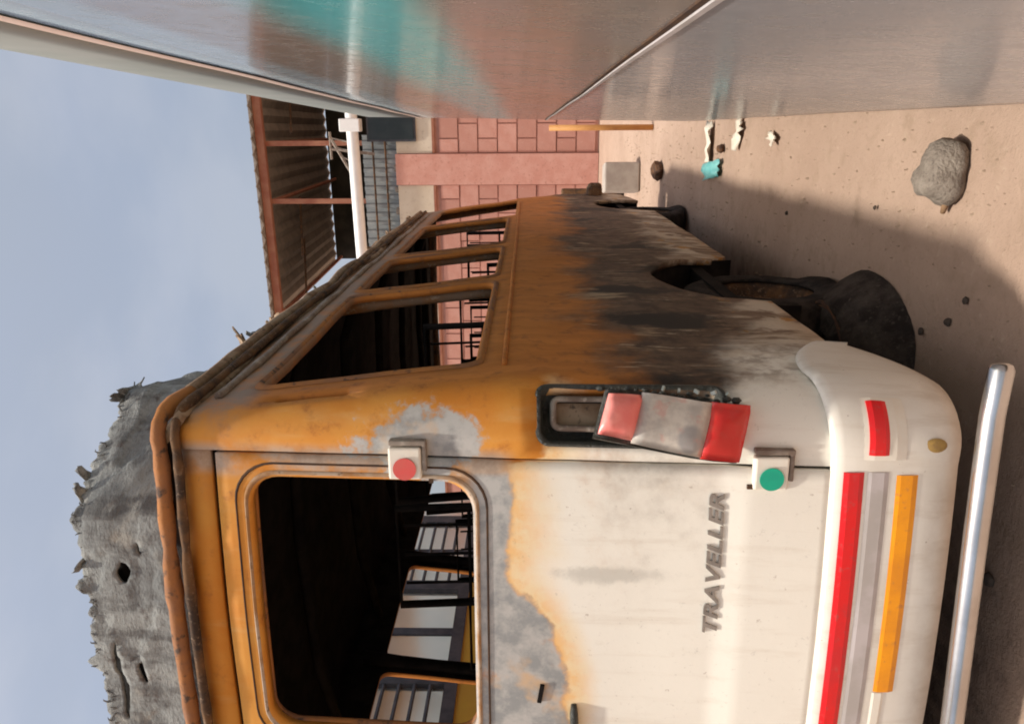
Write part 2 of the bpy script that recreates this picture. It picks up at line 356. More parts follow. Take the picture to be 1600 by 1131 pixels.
def panel(outer, holes, step, fn):
    """flat outline with holes -> triangulated sheet mapped to space by fn(a,b)"""
    loops = [dens(outer, step)]+[dens(h, step) for h in holes]
    pts = []; ed = []
    for lp in loops:
        b = len(pts); pts += [Vector(p) for p in lp]; ed += [(b+i, b+(i+1) % len(lp)) for i in range(len(lp))]
    allb = [Vector(p) for p in pts]
    a0 = min(p[0] for p in outer); a1 = max(p[0] for p in outer); b0 = min(p[1] for p in outer); b1 = max(p[1] for p in outer)
    na = int((a1-a0)/step); nb = int((b1-b0)/step)
    cell = {}
    for q in allb: cell.setdefault((int(q.x//step), int(q.y//step)), []).append(q)
    for i in range(1, na+1):
        for j in range(1, nb+1):
            p = (a0+(a1-a0)*i/(na+1), b0+(b1-b0)*j/(nb+1))
            if not inside(p, outer) or any(inside(p, h) for h in holes): continue
            ci, cj = int(p[0]//step), int(p[1]//step)
            if any((Vector(p)-q).length < step*.5 for di in (-1, 0, 1) for dj in (-1, 0, 1) for q in cell.get((ci+di, cj+dj), ())): continue
            pts.append(Vector(p))
    v, e, f, *_ = delaunay_2d_cdt(pts, ed, [], 0, 1e-6)
    fs = []
    for t in f:
        c = (sum(v[i].x for i in t)/len(t), sum(v[i].y for i in t)/len(t))
        if inside(c, outer) and not any(inside(c, h) for h in holes): fs.append(tuple(t))
    return [Vector(fn(p.x, p.y)) for p in v], fs
def solid(o, th, off=-1., mo=0):
    m = o.modifiers.new('thickness', 'SOLIDIFY'); m.thickness = th; m.offset = off; m.material_offset = mo; m.material_offset_rim = 0
    return o
def orient(vs, fs, ref):
    """make faces look along ref(centre)"""
    out = []
    for f in fs:
        a, b, c = vs[f[0]], vs[f[1]], vs[f[2]]; nn = (b-a).cross(c-a); ce = (a+b+c)/3
        out.append(f if nn.dot(ref(ce)) >= 0 else tuple(reversed(f)))
    return out

# ------------------------------------------------------------------ ground
def ground():
    def axis(a, b, st):
        c = [a+st*i for i in range(int((b-a)/st)+1)]; lo, hi, q = [], [], st*2
        x = c[0]
        while x > -260: x -= q; q *= 1.5; lo.append(x)
        x = c[-1]; q = st*2
        while x < 260: x += q; q *= 1.5; hi.append(x)
        return lo[::-1]+c+hi
    X = axis(-1.2, 1.6, .016); Y = axis(-.2, 4.4, .018); vs = []
    for y in Y:
        for x in X:
            k = max(0, 1-.12*max(0, y-4.4))*max(0, 1-.3*max(0, abs(x-.2)-1.4))*(1 if y > -4 else 0)
            p = Vector((x, y, 0)); z = -.006+k*(.007*noise.noise(p*1.7)+.0045*noise.noise(p*6.)+.0025*noise.noise(p*17.)+.0016*noise.noise(p*38.))
            z -= k*.007*math.exp(-((x-.40+.05*math.sin(y*1.3))/.055)**2)*(.6+.4*math.sin(y*55)*.5)      # faint wheel track
            vs.append((x, y, z))
    w = len(X); fs = [(j*w+i, j*w+i+1, (j+1)*w+i+1, (j+1)*w+i) for j in range(len(Y)-1) for i in range(w-1)]
    o = mesh_obj('ground', vs, fs, 'ground', None, True); tag(o, kind='structure')
ground()

# ================================================================== THE BURNT VAN
W = 2.26; RC = .16; SEAM = -.19; L0 = SEAM+RC            # rear straight piece before the corner
HALF = W/2+SEAM; ARC = RC*math.pi/2; S1 = -L0; S2 = S1+ARC
def nz(p, sc, amp, off=0.):
    return amp*noise.noise(Vector((p[0]*sc+off, p[1]*sc+off*.7, p[2]*sc)))
def tum(z): return max(0, z-1.45)*.115+max(0, .62-z)*.06
def rake(z): return max(0, z-.6)*.055
def bow(x):
    t = (x+W/2)/(W/2-.19)
    return -.07*(1-t*t) if abs(t) < 1 else 0.
def wrap(s, z, off=0., dent=1.):
    """s runs along the skin: below 0 the rear door, 0 the door seam, then round the corner and forward"""
    if s < S1: x, y, nx, ny = SEAM+s, 0., 0., -1.
    elif s < S2:
        a = (s-S1)/RC; x = -RC+RC*math.sin(a); y = RC-RC*math.cos(a); nx, ny = math.sin(a), -math.cos(a)
    else: x, y, nx, ny = 0., RC+s-S2, 1., 0.
    y += bow(x)*abs(ny)
    x += nx*off-tum(z)*abs(nx); y += ny*off+rake(z)*abs(ny)
    d = dent*(nz((x, y, z), 1.7, .010)+nz((x, y, z), 5., .004, 3.))
    if y > .6 and 0.6 < z < 1.4: d += dent*nz((x, y, z), 2.6, .014, 9.)
    return Vector((x+nx*d, y+ny*d, z))
def s_of_y(y): return y-RC+S2
van = empty('burnt_minibus', (-1.05, 2.7, 0), 'burnt-out cream minibus, rusted orange above, with torn grey roof', 'minibus')
def mir(vs): return [Vector((-W-v.x, v.y, v.z)) for v in vs]
def both(name, vs, fs, mat, smooth=True, th=0, mat2=None, par=(None, None), off=-1.):
    out = []
    for k in (0, 1):
        v2 = vs if k == 0 else mir(vs); f2 = fs if k == 0 else [tuple(reversed(f)) for f in fs]
        o = mesh_obj(name, v2, f2, mat, par[k] or van, smooth, mat2)
        if th: solid(o, th, off, 1 if mat2 else 0)
        out.append(o)
    return out
# --- side panels (right one and its mirror) with window, lamp and arch openings
archc, archr = 1.58, .50
def arch_pts(c, r, z0):
    a0 = math.asin(min(1, (z0-.34)/r)); out = []
    for k in range(15):
        a = math.pi-a0-(math.pi-2*a0)*k/14; out.append((s_of_y(c+r*math.cos(a)), .34+r*math.sin(a)))
    return out
outer = [(0., .50), (s_of_y(.45), .46)]+arch_pts(archc, archr, .45)+[(s_of_y(2.2), .34)]+arch_pts(4.95, .46, .34)+[(s_of_y(5.62), .36), (s_of_y(5.98), .44), (s_of_y(6.0), 1.12), (s_of_y(5.6), 1.40), (s_of_y(5.22), 2.36), (s_of_y(4.6), 2.39), (s_of_y(.3), 2.39), (0., 2.37)]
WIN = [(.30, 1.50, 1.56, 2.20), (1.62, 2.50, 1.56, 2.20), (2.66, 3.95, 1.56, 2.20)]
holes = [rr(s_of_y(a), s_of_y(b), c, d, .05) for a, b, c, d in WIN]
holes.append([(s_of_y(4.12), 1.50), (s_of_y(5.32), 1.50), (s_of_y(5.09), 2.2), (s_of_y(4.12), 2.22)])
LAMPH = rr(.045, .215, .90, 1.375, .035)
holes.append(LAMPH)
holes.append(rr(s_of_y(.135), s_of_y(.185), 1.90, 2.11, .016, 3))
vs, fs = panel(outer, holes, .07, wrap)
fs = orient(vs, fs, lambda c: Vector((1, 0, 0)) if c.y > .14 else Vector((.5, -1, 0)))
both('side_panel', vs, fs, 'van', True, .028, 'soot')
# --- raised window frames (pressed returns) round each side opening
def ring_strip(poly, o1, o2, fn, inset=0.):
    """flat frame band following a closed outline, o1 = outward growth in the sheet, o2 = standing proud"""
    n = len(poly); cx = sum(p[0] for p in poly)/n; cz = sum(p[1] for p in poly)/n; vs = []; fs = []
    for p in poly:
        d = Vector((p[0]-cx, p[1]-cz)); d = Vector((math.copysign(min(abs(d.x), 1), d.x), d.y)); 
        q = Vector((math.copysign(1, d.x) if abs(d.x) > 1e-6 else 0, math.copysign(1, d.y)))
        a = (p[0], p[1]); b = (p[0]+q.x*o1, p[1]+q.y*o1); m = ((a[0]+b[0])/2, (a[1]+b[1])/2)
        vs += [fn(a[0]-q.x*inset, a[1]-q.y*inset, 0.), fn(m[0], m[1], o2), fn(b[0], b[1], 0.)]
    for i in range(n):
        j = (i+1) % n
        fs += [(3*i, 3*j, 3*j+1, 3*i+1), (3*i+1, 3*j+1, 3*j+2, 3*i+2)]
    return vs, fs
for (a, b, c, d) in WIN:
    poly = dens(rr(s_of_y(a)-.004, s_of_y(b)+.004, c-.004, d+.004, .054), .1)
    v2, f2 = ring_strip(poly, .022, .010, lambda s, z, o: wrap(s, z, o+.001))
    both('window_surround', v2, f2, 'railrust', True)
# interior pillars (inner posts, charred)
for k in (0, 1):
    for y0, y1 in ((1.50, 1.62), (2.50, 2.66), (3.95, 4.12)):
        pts = [wrap(s_of_y((y0+y1)/2), z, -.045, 0.) for z in (1.50, 1.7, 1.9, 2.1, 2.3)]
        if k: pts = mir(pts)
        MB().tube(pts, [.042, .036, .034, .036, .045], 8).build('pillar', 'soot' if k else 'pillar', van, True)
vs = []
for k in (0, 1):
    p = [wrap(s_of_y(.27+4.9*i/40), 1.475, .001, 1.) for i in range(41)]
    MB().tube(mir(p) if k else p, .008, 6).build('belt_bead', 'van', van, True)
# --- gutter rails along the roof edge
def gut_path(y0, y1, z, off, amp=.012, n=44):
    return [wrap(s_of_y(y0+(y1-y0)*i/(n-1)), z+nz((0, i*.37, z*9), 1., amp), off, 0.)+Vector((nz((i*.31, 0, z), 1., amp), 0, 0)) for i in range(n)]
def rear_path(z, off, n=30, x0=-.19-HALF, s1=None):
    s1 = s1 if s1 is not None else S2+.14
    return [wrap(-HALF+(s1+HALF)*i/(n-1), z+nz((i*.3, 2, 1), 1., .004), off, 0.) for i in range(n)]
for k in (0, 1):
    for z, off, r, mt in ((2.415, .012, .022, 'railrust'), (2.365, .016, .014, 'char'), (2.47, -.035, .028, 'roofchar'), (2.30, .006, .012, 'grail')):
        p = rear_path(z, off)[:-1]+gut_path(.30, 5.22, z, off)
        if z in (2.30, 2.47): p = gut_path(.24 if z == 2.30 else .62, 5.1, z, off)
        if k: p = mir(p)
        nr = 29 if z in (2.415, 2.365) else 0
        for seg, mm in (((p[:nr+1], mt), (p[nr:], 'roofchar' if z == 2.415 else mt)) if nr else ((p, mt),)):
            MB().tube(seg, [r*(1+.30*noise.noise(Vector((i*.4, z, k)))+.22*noise.noise(Vector((i*1.7, z, k+5)))) for i in range(len(seg))], 8).build('roof_rail', mm, van, True)
# --- rear header above the doors
vs, fs = panel([(-HALF, 2.285), (0., 2.285), (0., 2.37), (-HALF, 2.37)], [], .05, lambda s, z: wrap(s, z, -.012, .5))
fs = orient(vs, fs, lambda c: Vector((0, -1, 0))); both('rear_header', vs, fs, 'van', True, .02, 'soot')
# --- roof skin: sagged, charred
def roof(x, y):
    t = (x+W/2)/(W/2-.10); edge = 2.43; z = edge-.045*max(0, abs(t)-.95)*20+.055*(1-t*t)
    z += nz((x, y, 0), 1.6, .035)+nz((x, y, 0), 6., .012, 5.)
    return Vector((x, y, z))
nx_, ny_ = 26, 60; vs = []; fs = []
for j in range(ny_):
    for i in range(nx_):
        vs.append(roof(-.085-(W-.17)*i/(nx_-1), .10+5.12*j/(ny_-1)))
for j in range(ny_-1):
    for i in range(nx_-1): fs.append((j*nx_+i+1, j*nx_+i, (j+1)*nx_+i, (j+1)*nx_+i+1))
fs = orient(vs, fs, lambda c: Vector((0, 0, 1)))
solid(mesh_obj('roof_skin', vs, fs, 'roofchar', van, True, 'soot'), .03, -1, 1)
for y in (1.0, 1.9, 2.8, 3.7, 4.6):       # roof bows inside
    MB().tube([(-.16, y, 2.28), (-.4, y, 2.36), (-1.05, y, 2.385), (-1.7, y, 2.36), (-2.10, y, 2.28)], .025, 6).build('roof_bow', 'soot', van, True)
# --- burnt fibreglass rear cap with torn rim
capplan = [(-2.16, .64), (-2.13, .46), (-1.86, .10), (-1.13, .06), (-.40, .09), (-.135, .45), (-.10, .64)]
lens = [0.]
for a, b in zip(capplan, capplan[1:]): lens.append(lens[-1]+math.hypot(b[0]-a[0], b[1]-a[1]))
CL = lens[-1]
def capxy(t):
    for i in range(len(lens)-1):
        if t <= lens[i+1] or i == len(lens)-2:
            u = (t-lens[i])/(lens[i+1]-lens[i]); a, b = capplan[i], capplan[i+1]
            return a[0]+(b[0]-a[0])*u, a[1]+(b[1]-a[1])*u
def captop(t):
    x, y = capxy(t); e = min(t, CL-t)
    h = .355 if e > .20 else .355*(.06+.94*min(1, max(0, (e-.01)/.18))**.9)
    return 2.375+h+.018*noise.noise(Vector((t*5, 1, 0)))+.022*noise.noise(Vector((t*17, 4, 0)))+.016*noise.noise(Vector((t*45, 6, 0)))+.03*max(0, noise.noise(Vector((t*11, 8, 2)))-.25)*3
def capf(t, z):
    x, y = capxy(t); h = z-2.375; cx = Vector((x+1.13, y-1.3)); cx.normalize()
    k = .07*h+.10*max(0, h-.28)
    fold = abs(noise.noise(Vector((t*4.2, z*1.6, 5))))*.016+abs(noise.noise(Vector((t*11, z*4., 9))))*.012
    lay = .010*(1 if noise.noise(Vector((t*3., z*9., 12))) > .10 else 0)+.006*(1 if noise.noise(Vector((t*7., z*15., 3))) > .2 else 0)   # flaking plies
    w = nz((t*1., z*.6, 1), 2.5, .008)+fold-lay+nz((t, z, 3), 34., .004)-.012
    return Vector((x-cx.x*k+cx.x*w, y-cx.y*k+cx.y*w, z-max(0, .02*noise.noise(Vector((t*9, z*5, 2))))))
top = [(CL*i/420, captop(CL*i/420)) for i in range(421)]
outl = [(0., 2.375), (CL, 2.375)]+list(reversed(top))
def t_at_x(xx):
    return min((abs(capxy(CL*i/800)[0]-xx), CL*i/800) for i in range(801) if capxy(CL*i/800)[1] < .3)[1]
def blobp(cx, cz, a, b, seed, n=14):
    return [(cx+a*math.cos(2*math.pi*i/n)*(1+.35*noise.noise(Vector((i*1.3, seed, 0)))), cz+b*math.sin(2*math.pi*i/n)*(1+.4*noise.noise(Vector((i*1.7, seed, 5))))) for i in range(n)]
caph = [blobp(t_at_x(-.97), 2.66, .15, .012, 1), blobp(t_at_x(-.585), 2.60, .036, .020, 2), blobp(t_at_x(-.93), 2.585, .045, .011, 4), blobp(t_at_x(-.50), 2.54, .020, .005, 6)]
vs, fs = panel(outl, caph, .015, capf)
fs = orient(vs, fs, lambda c: Vector((c.x+1.05, c.y-1.6, 0)))
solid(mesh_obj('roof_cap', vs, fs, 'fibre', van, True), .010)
vs, fs = panel([(.10, 2.38), (CL-.10, 2.38)]+[(CL*i/60, captop(CL*i/60)-.022) for i in range(57, 2, -1)], [], .05, lambda t, z: capf(t, z)+Vector((-(capxy(t)[0]+1.13)*.05, .04, 0)))
solid(mesh_obj('cap_lining', vs, orient(vs, fs, lambda c: Vector((c.x+1.05, c.y-1.6, 0))), 'soot', van, True), .008)
# torn flaps and fibre tufts on the rim and along the right gutter
def tuft(c, size, seed, mat='fibre'):
    rnd = random.Random(seed); mb = MB()
    for q in range(5):
        d = Vector((rnd.uniform(-1, 1), rnd.uniform(-1, 1), rnd.uniform(.0, .45))).normalized()*size*rnd.uniform(.5, 1)
        w = d.orthogonal().normalized()*size*rnd.uniform(.4, .8); b = Vector(c)+Vector((rnd.uniform(-.5, .5), rnd.uniform(-.5, .5), 0))*size*.6
        m = b+d*.55+Vector((rnd.uniform(-.2, .2), rnd.uniform(-.2, .2), .1))*size
        th = d.cross(w).normalized()*.005
        v = [b-w, b+w, m+w*.7, m-w*.8, b+d+w*.2, b+d-w*.3]
        mb.add(v+[p+th for p in v], [(0, 1, 2, 3), (3, 2, 4, 5), (9, 8, 7, 6), (11, 10, 8, 9), (0, 6, 7, 1), (1, 7, 8, 2), (2, 8, 10, 4), (4, 10, 11, 5), (5, 11, 9, 3), (3, 9, 6, 0)])
    return mb.build('torn_flap', mat, van)
def flap(c, size, seed):
    rnd = random.Random(seed); n = 6; vs = []; fs = []
    out = Vector((c[0]+1.13, c[1]-1.3, 0)).normalized(); al = Vector((-out.y, out.x, 0)); curl = rnd.uniform(-.5, .3)
    for j in range(n):
        v = j/(n-1); half = size*(.95-.70*v)*(1+.3*rnd.uniform(-1, 1))
        for i in range(4):
            u = (i/3-.5)*2
            vs.append(Vector(c)+al*(u*half+size*.25*rnd.uniform(-1, 1)*v)+out*(curl*size*v*v+.12*size*rnd.uniform(-1, 1)+.004)+Vector((0, 0, size*v*(1-.35*abs(curl)*v)+size*.12*rnd.uniform(-1, 1))))
    fs = [(j*4+i, j*4+i+1, j*4+5+i, j*4+4+i) for j in range(n-1) for i in range(3)]
    return solid(mesh_obj('torn_flap', vs, fs, 'fibre', van, True), .006)
rf = random.Random(11); mb = MB()
for i in range(90):                                   # loose charred glass strands along the torn rim
    t = CL*rf.uniform(.10, .93); b = capf(t, captop(t)-rf.uniform(.004, .03)); ln = rf.uniform(.008, .026)*(2.0 if rf.random() < .08 else 1)
    out = Vector((b.x+1.13, b.y-1.3, 0)).normalized(); al = Vector((-out.y, out.x, 0)); d = (out*rf.uniform(-.3, .5)+al*rf.uniform(-.9, .9)+Vector((0, 0, rf.uniform(.2, 1)))).normalized()
    mb.tube([b, b+d*ln*.6+al*ln*rf.uniform(-.2, .2), b+d*ln+Vector((0, 0, -ln*rf.uniform(0, .5)))], [.0030, .002, .0006], 4)
tag(mb.build('fibre_fringe', 'fibre', van), kind='stuff')
for q in (.17, .20, .50, .56, .80):
    b = capf(CL-q, captop(CL-q)-.02); out = Vector((b.x+1.13, b.y-1.3, 0)).normalized(); al = Vector((-out.y, out.x, 0)); h = rf.uniform(.035, .065); vs = []
    for j in range(7):
        v = j/6
        for i in range(5): u = i/2-1; vs.append(b+al*(u*.035*(1-.8*v)*(1+.3*rf.uniform(-1, 1))+.02*math.sin(v*3+q*9))+out*(.02*math.sin(v*4+q*20)+.004*rf.uniform(-1, 1))+Vector((0, 0, h*v+.006*rf.uniform(-1, 1))))
    solid(mesh_obj('torn_flap', vs, [(j*5+i, j*5+i+1, j*5+6+i, j*5+5+i) for j in range(6) for i in range(4)], 'fibre', van, True), .004)
for i in range(34):
    y = .7+4.3*(i/33)**1.1+random.uniform(-.05, .05)
    tuft((-.15+random.uniform(-.03, .03), y, 2.465), random.uniform(.03, .055), 100+i, random.choice(['roofchar', 'fibre', 'roofchar']))
tuft((-.16, .98, 2.50), .10, 301, 'roofchar'); tuft((-.17, 1.10, 2.50), .09, 302, 'fibre')
# --- rear doors
def doorf(s, z):
    st = .010*(1/(1+math.exp(-(.862-z)*220)))          # pressed step below the lettering
    return wrap(s, z, st, .55)
DW = rr(-.885, -.070, 1.555, 2.175, .085, 7)
vs, fs = panel([(-(HALF-.005), .615), (-.008, .615), (-.008, 2.265), (-(HALF-.005), 2.265)], [DW], .034, doorf)
fs = orient(vs, fs, lambda c: Vector((0, -1, 0)))
doors = both('rear_door', vs, fs, 'van', True, .035, 'soot')
doors[0]['label'] = 'right rear door, cream below and rusted round its glassless window'
poly = dens(rr(-.891, -.064, 1.549, 2.181, .09, 7), .05)
v2, f2 = ring_strip(poly, .011, .006, lambda s, z, o: wrap(s, z, o+.001, .55))
both('window_surround', v2, f2, 'beige_seal', True, par=doors)
poly = dens(rr(-.920, -.036, 1.520, 2.212, .11, 7), .05)
v2, f2 = ring_strip(poly, .006, .003, lambda s, z, o: wrap(s, z, o+.001, .55))
both('window_seal', v2, f2, 'seal', True, par=doors)
# inner frame return of the door window
for k in (0, 1):
    p = [wrap(a, b, -.05, 0.) for a, b in dens(rr(-.90, -.055, 1.54, 2.19, .09, 7), .08)]; p.append(p[0])
    if k: p = mir(p)
    MB().tube(p, .018, 8, False).build('inner_frame', 'railrust', doors[k], True)
# dark door check strip behind the seam
for k in (0, 1):
    v2 = [wrap(s, z, -.04, 0.) for z in (.55, 1., 1.5, 2.0, 2.3) for s in (-.05, .03)]
    f2 = [(2*i, 2*i+1, 2*i+3, 2*i+2) for i in range(4)]
    if k: v2 = mir(v2)
    solid(mesh_obj('door_jamb', v2, f2, 'soot', van), .01)
# hinges with coloured dots
def hinge(z, dotmat, lab):
    c = wrap(-.015, z, 0., 0.)
    h = MB().obox(c+Vector((0, -.012, 0)), (.090, .028, .088), Matrix.Rotation(.06, 3, 'Z')).build('hinge_plate', 'white', van, bevel=.006)
    h['label'] = lab
    mb = MB(); n = 28; cc = c+Vector((-.012, -.0285, 0))
    ring = [(cc.x+.031*math.cos(2*math.pi*i/n), cc.y-.0, cc.z+.031*math.sin(2*math.pi*i/n)) for i in range(n)]
    mb.add([(a, b+.0007*(-1)+(a-cc.x)*.06, d) for a, b, d in ring]+[(a, b-.003+(a-cc.x)*.06, d) for a, b, d in ring], [tuple(range(n, 2*n))]+[(i, (i+1) % n, n+(i+1) % n, n+i) for i in range(n)])
    mb.build('marker_dot', dotmat, h)
    b = MB().obox(c+Vector((.056, -.004, -.008)), (.014, .032, .100), Matrix.Rotation(.10, 3, 'Z')); b.obox(c+Vector((.020, -.004, -.052)), (.086, .032, .012), Matrix.Rotation(.10, 3, 'Z'))  # L-shaped bars added to draw the plate's shadow on its right and below
    b.build('hinge_shadow_bar', 'grail', h, bevel=.003)
    m = MB(); m.obox(wrap(-.05, z-.012-.055+.11*(z < 1), .002, 0.)+Vector((-.02, 0, 0)), (.012, .008, .012), Matrix.Identity(3)); m.build('hinge_bolt', 'seal', h)
hinge(1.735, 'dotred', 'cream hinge plate with a red dot'); hinge(.782, 'dotgreen', 'cream hinge plate with a green dot')
# tail lamp: empty recess and the lamp hanging out of it
for k in (0, 1):
    ring = dens(LAMPH, .05); v2 = []; f2 = []; n = len(ring)
    cx = sum(p[0] for p in ring)/n; cz = sum(p[1] for p in ring)/n
    for q, (off, kk) in enumerate(((.004, 1.10), (.008, 1.0), (-.02, .97), (-.055, .93))):
        v2 += [wrap(cx+(p[0]-cx)*kk, cz+(p[1]-cz)*(1+(kk-1)*.5), off, 0.) for p in ring]
    for q in range(3): f2 += [(q*n+i, q*n+(i+1) % n, (q+1)*n+(i+1) % n, (q+1)*n+i) for i in range(n)]
    v2.append(wrap(cx, cz, -.055, 0.)); f2 += [(3*n+i, 3*n+(i+1) % n, 4*n) for i in range(n)]
    if k: v2 = mir(v2)
    h = mesh_obj('lamp_recess', v2, f2, 'lampback', van, True)
    ring2 = dens(rr(.085, .185, 1.17, 1.34, .02), .05)
    p = [wrap(a, b, -.020, 0.) for a, b in ring2]; p.append(p[0])
    if k: p = mir(p)
    MB().tube(p, .009, 6, False).build('reflector_frame', 'grail', h, True)
    v2 = [wrap(a, b, -.040, 0.) for a, b in ring2]; v2 = mir(v2) if k else v2
    mesh_obj('reflector_plate', v2, [tuple(range(len(v2)))], 'roofchar', h)
lr = Matrix.Rotation(math.radians(27), 3, 'Z') @ Matrix.Rotation(math.radians(4.5), 3, 'Y') @ Matrix.Rotation(math.radians(4), 3, 'X')
lc = Vector((-.076, .004, 1.045))
def warp_l(p):                                          # heat-sagged: top leans out and narrows, the body bows
    u = max(0, (p.z+.05)/.22)
    return Vector((p.x*(1-.16*u*u)+.010*math.sin(p.z*11), p.y-.022*u*u+.006*math.sin(p.z*17+p.x*9), p.z-.012*math.sin(p.x*16)))
def lamp_block(z0, z1, w, d, mat, name, par, bulge=.012, dy=0.):
    mb = MB(); nxx, nzz = 9, 7; vs = []
    for j in range(nzz):
        for i in range(nxx):
            u = -1+2*i/(nxx-1); v = -1+2*j/(nzz-1)
            vs.append(lc+lr @ warp_l(Vector((u*w/2, -d/2-bulge*(1-u**4)*(1-.5*v**6)+dy+nz((u*3, v*3, z0*9), 1., .004), z0+(z1-z0)*j/(nzz-1)))))
    k0 = len(vs)
    for j in (0, nzz-1):
        for i in (0, nxx-1): vs.append(lc+lr @ warp_l(Vector(((-1+2*i/(nxx-1))*w/2, d/2, z0+(z1-z0)*j/(nzz-1)))))
    fs = [(j*nxx+i, j*nxx+i+1, (j+1)*nxx+i+1, (j+1)*nxx+i) for j in range(nzz-1) for i in range(nxx-1)]
    fs += [tuple(reversed(range(nxx)))+(k0, k0+1), tuple(range((nzz-1)*nxx, nzz*nxx))+(k0+3, k0+2)]
    fs += [tuple(j*nxx+nxx-1 for j in range(nzz))+(k0+3, k0+1), tuple(j*nxx for j in reversed(range(nzz)))+(k0, k0+2)]
    return mesh_obj(name, vs, fs, mat, par, True)
lb = lamp_block(-.185, .185, .150, .05, 'lampback', 'tail_lamp', van, .0, .022)
lb['label'] = 'half melted red and clouded tail lamp hanging from its recess'
lamp_block(-.188, -.088, .146, .03, 'lensred', 'lens', lb, .014)
lamp_block(-.088, .090, .140, .03, 'lensgrey', 'lens', lb, .014)
lamp_block(.090, .178, .124, .026, 'lenspink', 'lens', lb, .030)
mb = MB()
for i in range(16):                                     # dribbles of melted plastic down the lamp's edge
    p = lc+lr @ Vector((.082+random.uniform(-.012, .004), .018+random.uniform(-.02, .02), -.17+.35*i/15)); r = random.uniform(.004, .009)
    mb.tube([p-Vector((0, 0, r*1.6)), p-Vector((0, 0, r*.7)), p+Vector((0, 0, r*.7)), p+Vector((0, 0, r*1.6))], [.001, r, r, .001], 7)
mb.build('melted_edge', 'lampback', lb, True)
for i in range(5):
    mb = MB(); p = lc+lr @ Vector((.09, .0+random.uniform(-.02, .02), -.15+.3*i/7))
    mb.obox(p, (.009, .006, .014), Matrix.Rotation(random.uniform(0, 3), 3, 'X') @ Matrix.Rotation(random.uniform(0, 3), 3, 'Y'))
    mb.build('glass_shard', 'glassbrk', lb)
# left lamp shell stays in place
ll = mesh_obj('tail_lamp', mir([wrap(a, b, .012, 0.) for a, b in dens(rr(.05, .21, .92, 1.36, .03), .06)]), [tuple(range(len(dens(rr(.05, .21, .92, 1.36, .03), .06))))], 'lensred', van)
solid(ll, .02)
# bumper wrapping the lower rear
prof = [(.010, .632), (.020, .620), (.024, .60), (.024, .52), (.022, .42), (.016, .35), (.002, .305), (-.03, .285)]
ss_ = [-HALF+(S2+.34+HALF)*i/70 for i in range(71)]; vs = []; fs = []; np_ = len(prof)
for s in ss_:
    e = max(0, (s-(S2+.02))/.32)
    for off, z in prof:
        zz = z+(.03*min(1, max(0, s/.3)) if z > .55 else 0)*(1-e)-e*0.0
        if s > S2: zz = zz-(.12*e*e if z > .5 else 0)+(.10*e*e if z < .4 else 0)
        vs.append(wrap(s, zz, off*(1-.6*e), .25))
for i in range(len(ss_)-1):
    for j in range(np_-1): fs.append((i*np_+j, i*np_+j+1, (i+1)*np_+j+1, (i+1)*np_+j))
fs = orient(vs, fs, lambda c: Vector((c.x+1.05, c.y-2., 0)))
bmp = both('rear_bumper', vs, fs, 'bumper', True, .012)
# reflective tapes
def tape(name, s0, s1, z0, z1, mat, off, par, dip=0.):
    n = 24; m = 4; vs = []; fs = []
    for i in range(n+1):
        for j in range(m+1): vs.append(wrap(s0+(s1-s0)*i/n, z0+(z1-z0)*j/m+dip*(i/n), off+.004*(j in (1, 2, 3)), .25))
    for i in range(n):
        for j in range(m): fs.append((i*(m+1)+j, (i+1)*(m+1)+j, (i+1)*(m+1)+j+1, i*(m+1)+j+1))
    fs = orient(vs, fs, lambda c: Vector((.2, -1, 0)))
    return solid(mesh_obj(name, vs, fs, mat, par), .003)
t = tape('reflective_tape', -HALF, -.004, .552, .604, 'red', .0245, van); t['label'] = 'long red reflective tape'
t = tape('reflective_tape', -HALF, -.004, .486, .549, 'greytape', .0225, van); t['label'] = 'dull grey strip between the tapes'
t = tape('reflective_tape', -.632, -.012, .414, .474, 'yellow', .0215, van); t['label'] = 'amber reflective tape'
t = tape('reflective_tape', -HALF, -.635, .436, .474, 'white', .0215, van); t['label'] = 'white stub left of the amber tape'
tape('tape_backing', .030, .175, .452, .560, 'white', .0235, van)
t = tape('reflective_tape', .042, .165, .496, .548, 'red', .027, van); t['label'] = 'torn red reflective patch on the bumper corner'
g = MB(); c = wrap(.062, .378, .016, 0.)
g.add([c+Vector((.022*math.cos(a)*q, -.006*(q < 1), .030*math.sin(a)*q)) for q in (1., .6) for a in [2*math.pi*i/16 for i in range(16)]], [tuple(range(16, 32))]+[(i, (i+1) % 16, 16+(i+1) % 16, 16+i) for i in range(16)])
g.build('brass_badge', 'gold', van, True)
# lettering
cu = bpy.data.curves.new('lettering', 'FONT'); cu.body = 'TRAVELLER'; cu.size = .062; cu.shear = .25; cu.extrude = .002; cu.offset = .0014; cu.space_character = 1.06
to = bpy.data.objects.new('lettering_tmp', cu); SC.collection.objects.link(to)
bpy.context.view_layer.update()
tm = bpy.data.meshes.new_from_object(to.evaluated_get(bpy.context.evaluated_depsgraph_get())); bpy.data.objects.remove(to)
xs = [v.co.x for v in tm.vertices]; w0, w1 = min(xs), max(xs)
for v in tm.vertices:
    X = -.672+(v.co.x-w0)/(w1-w0)*.402; Z = .893+v.co.y*.86
    v.co = wrap(X-SEAM, Z, .0015, .55)+Vector((0, -.0016-v.co.z, 0))
tm.materials.clear(); tm.materials.append(M['letter'])
lo = bpy.data.objects.new('lettering', tm); link(lo, doors[0]); lo.location = -root_loc(doors[0]); lo['label'] = 'raised grey lettering TRAVELLER'
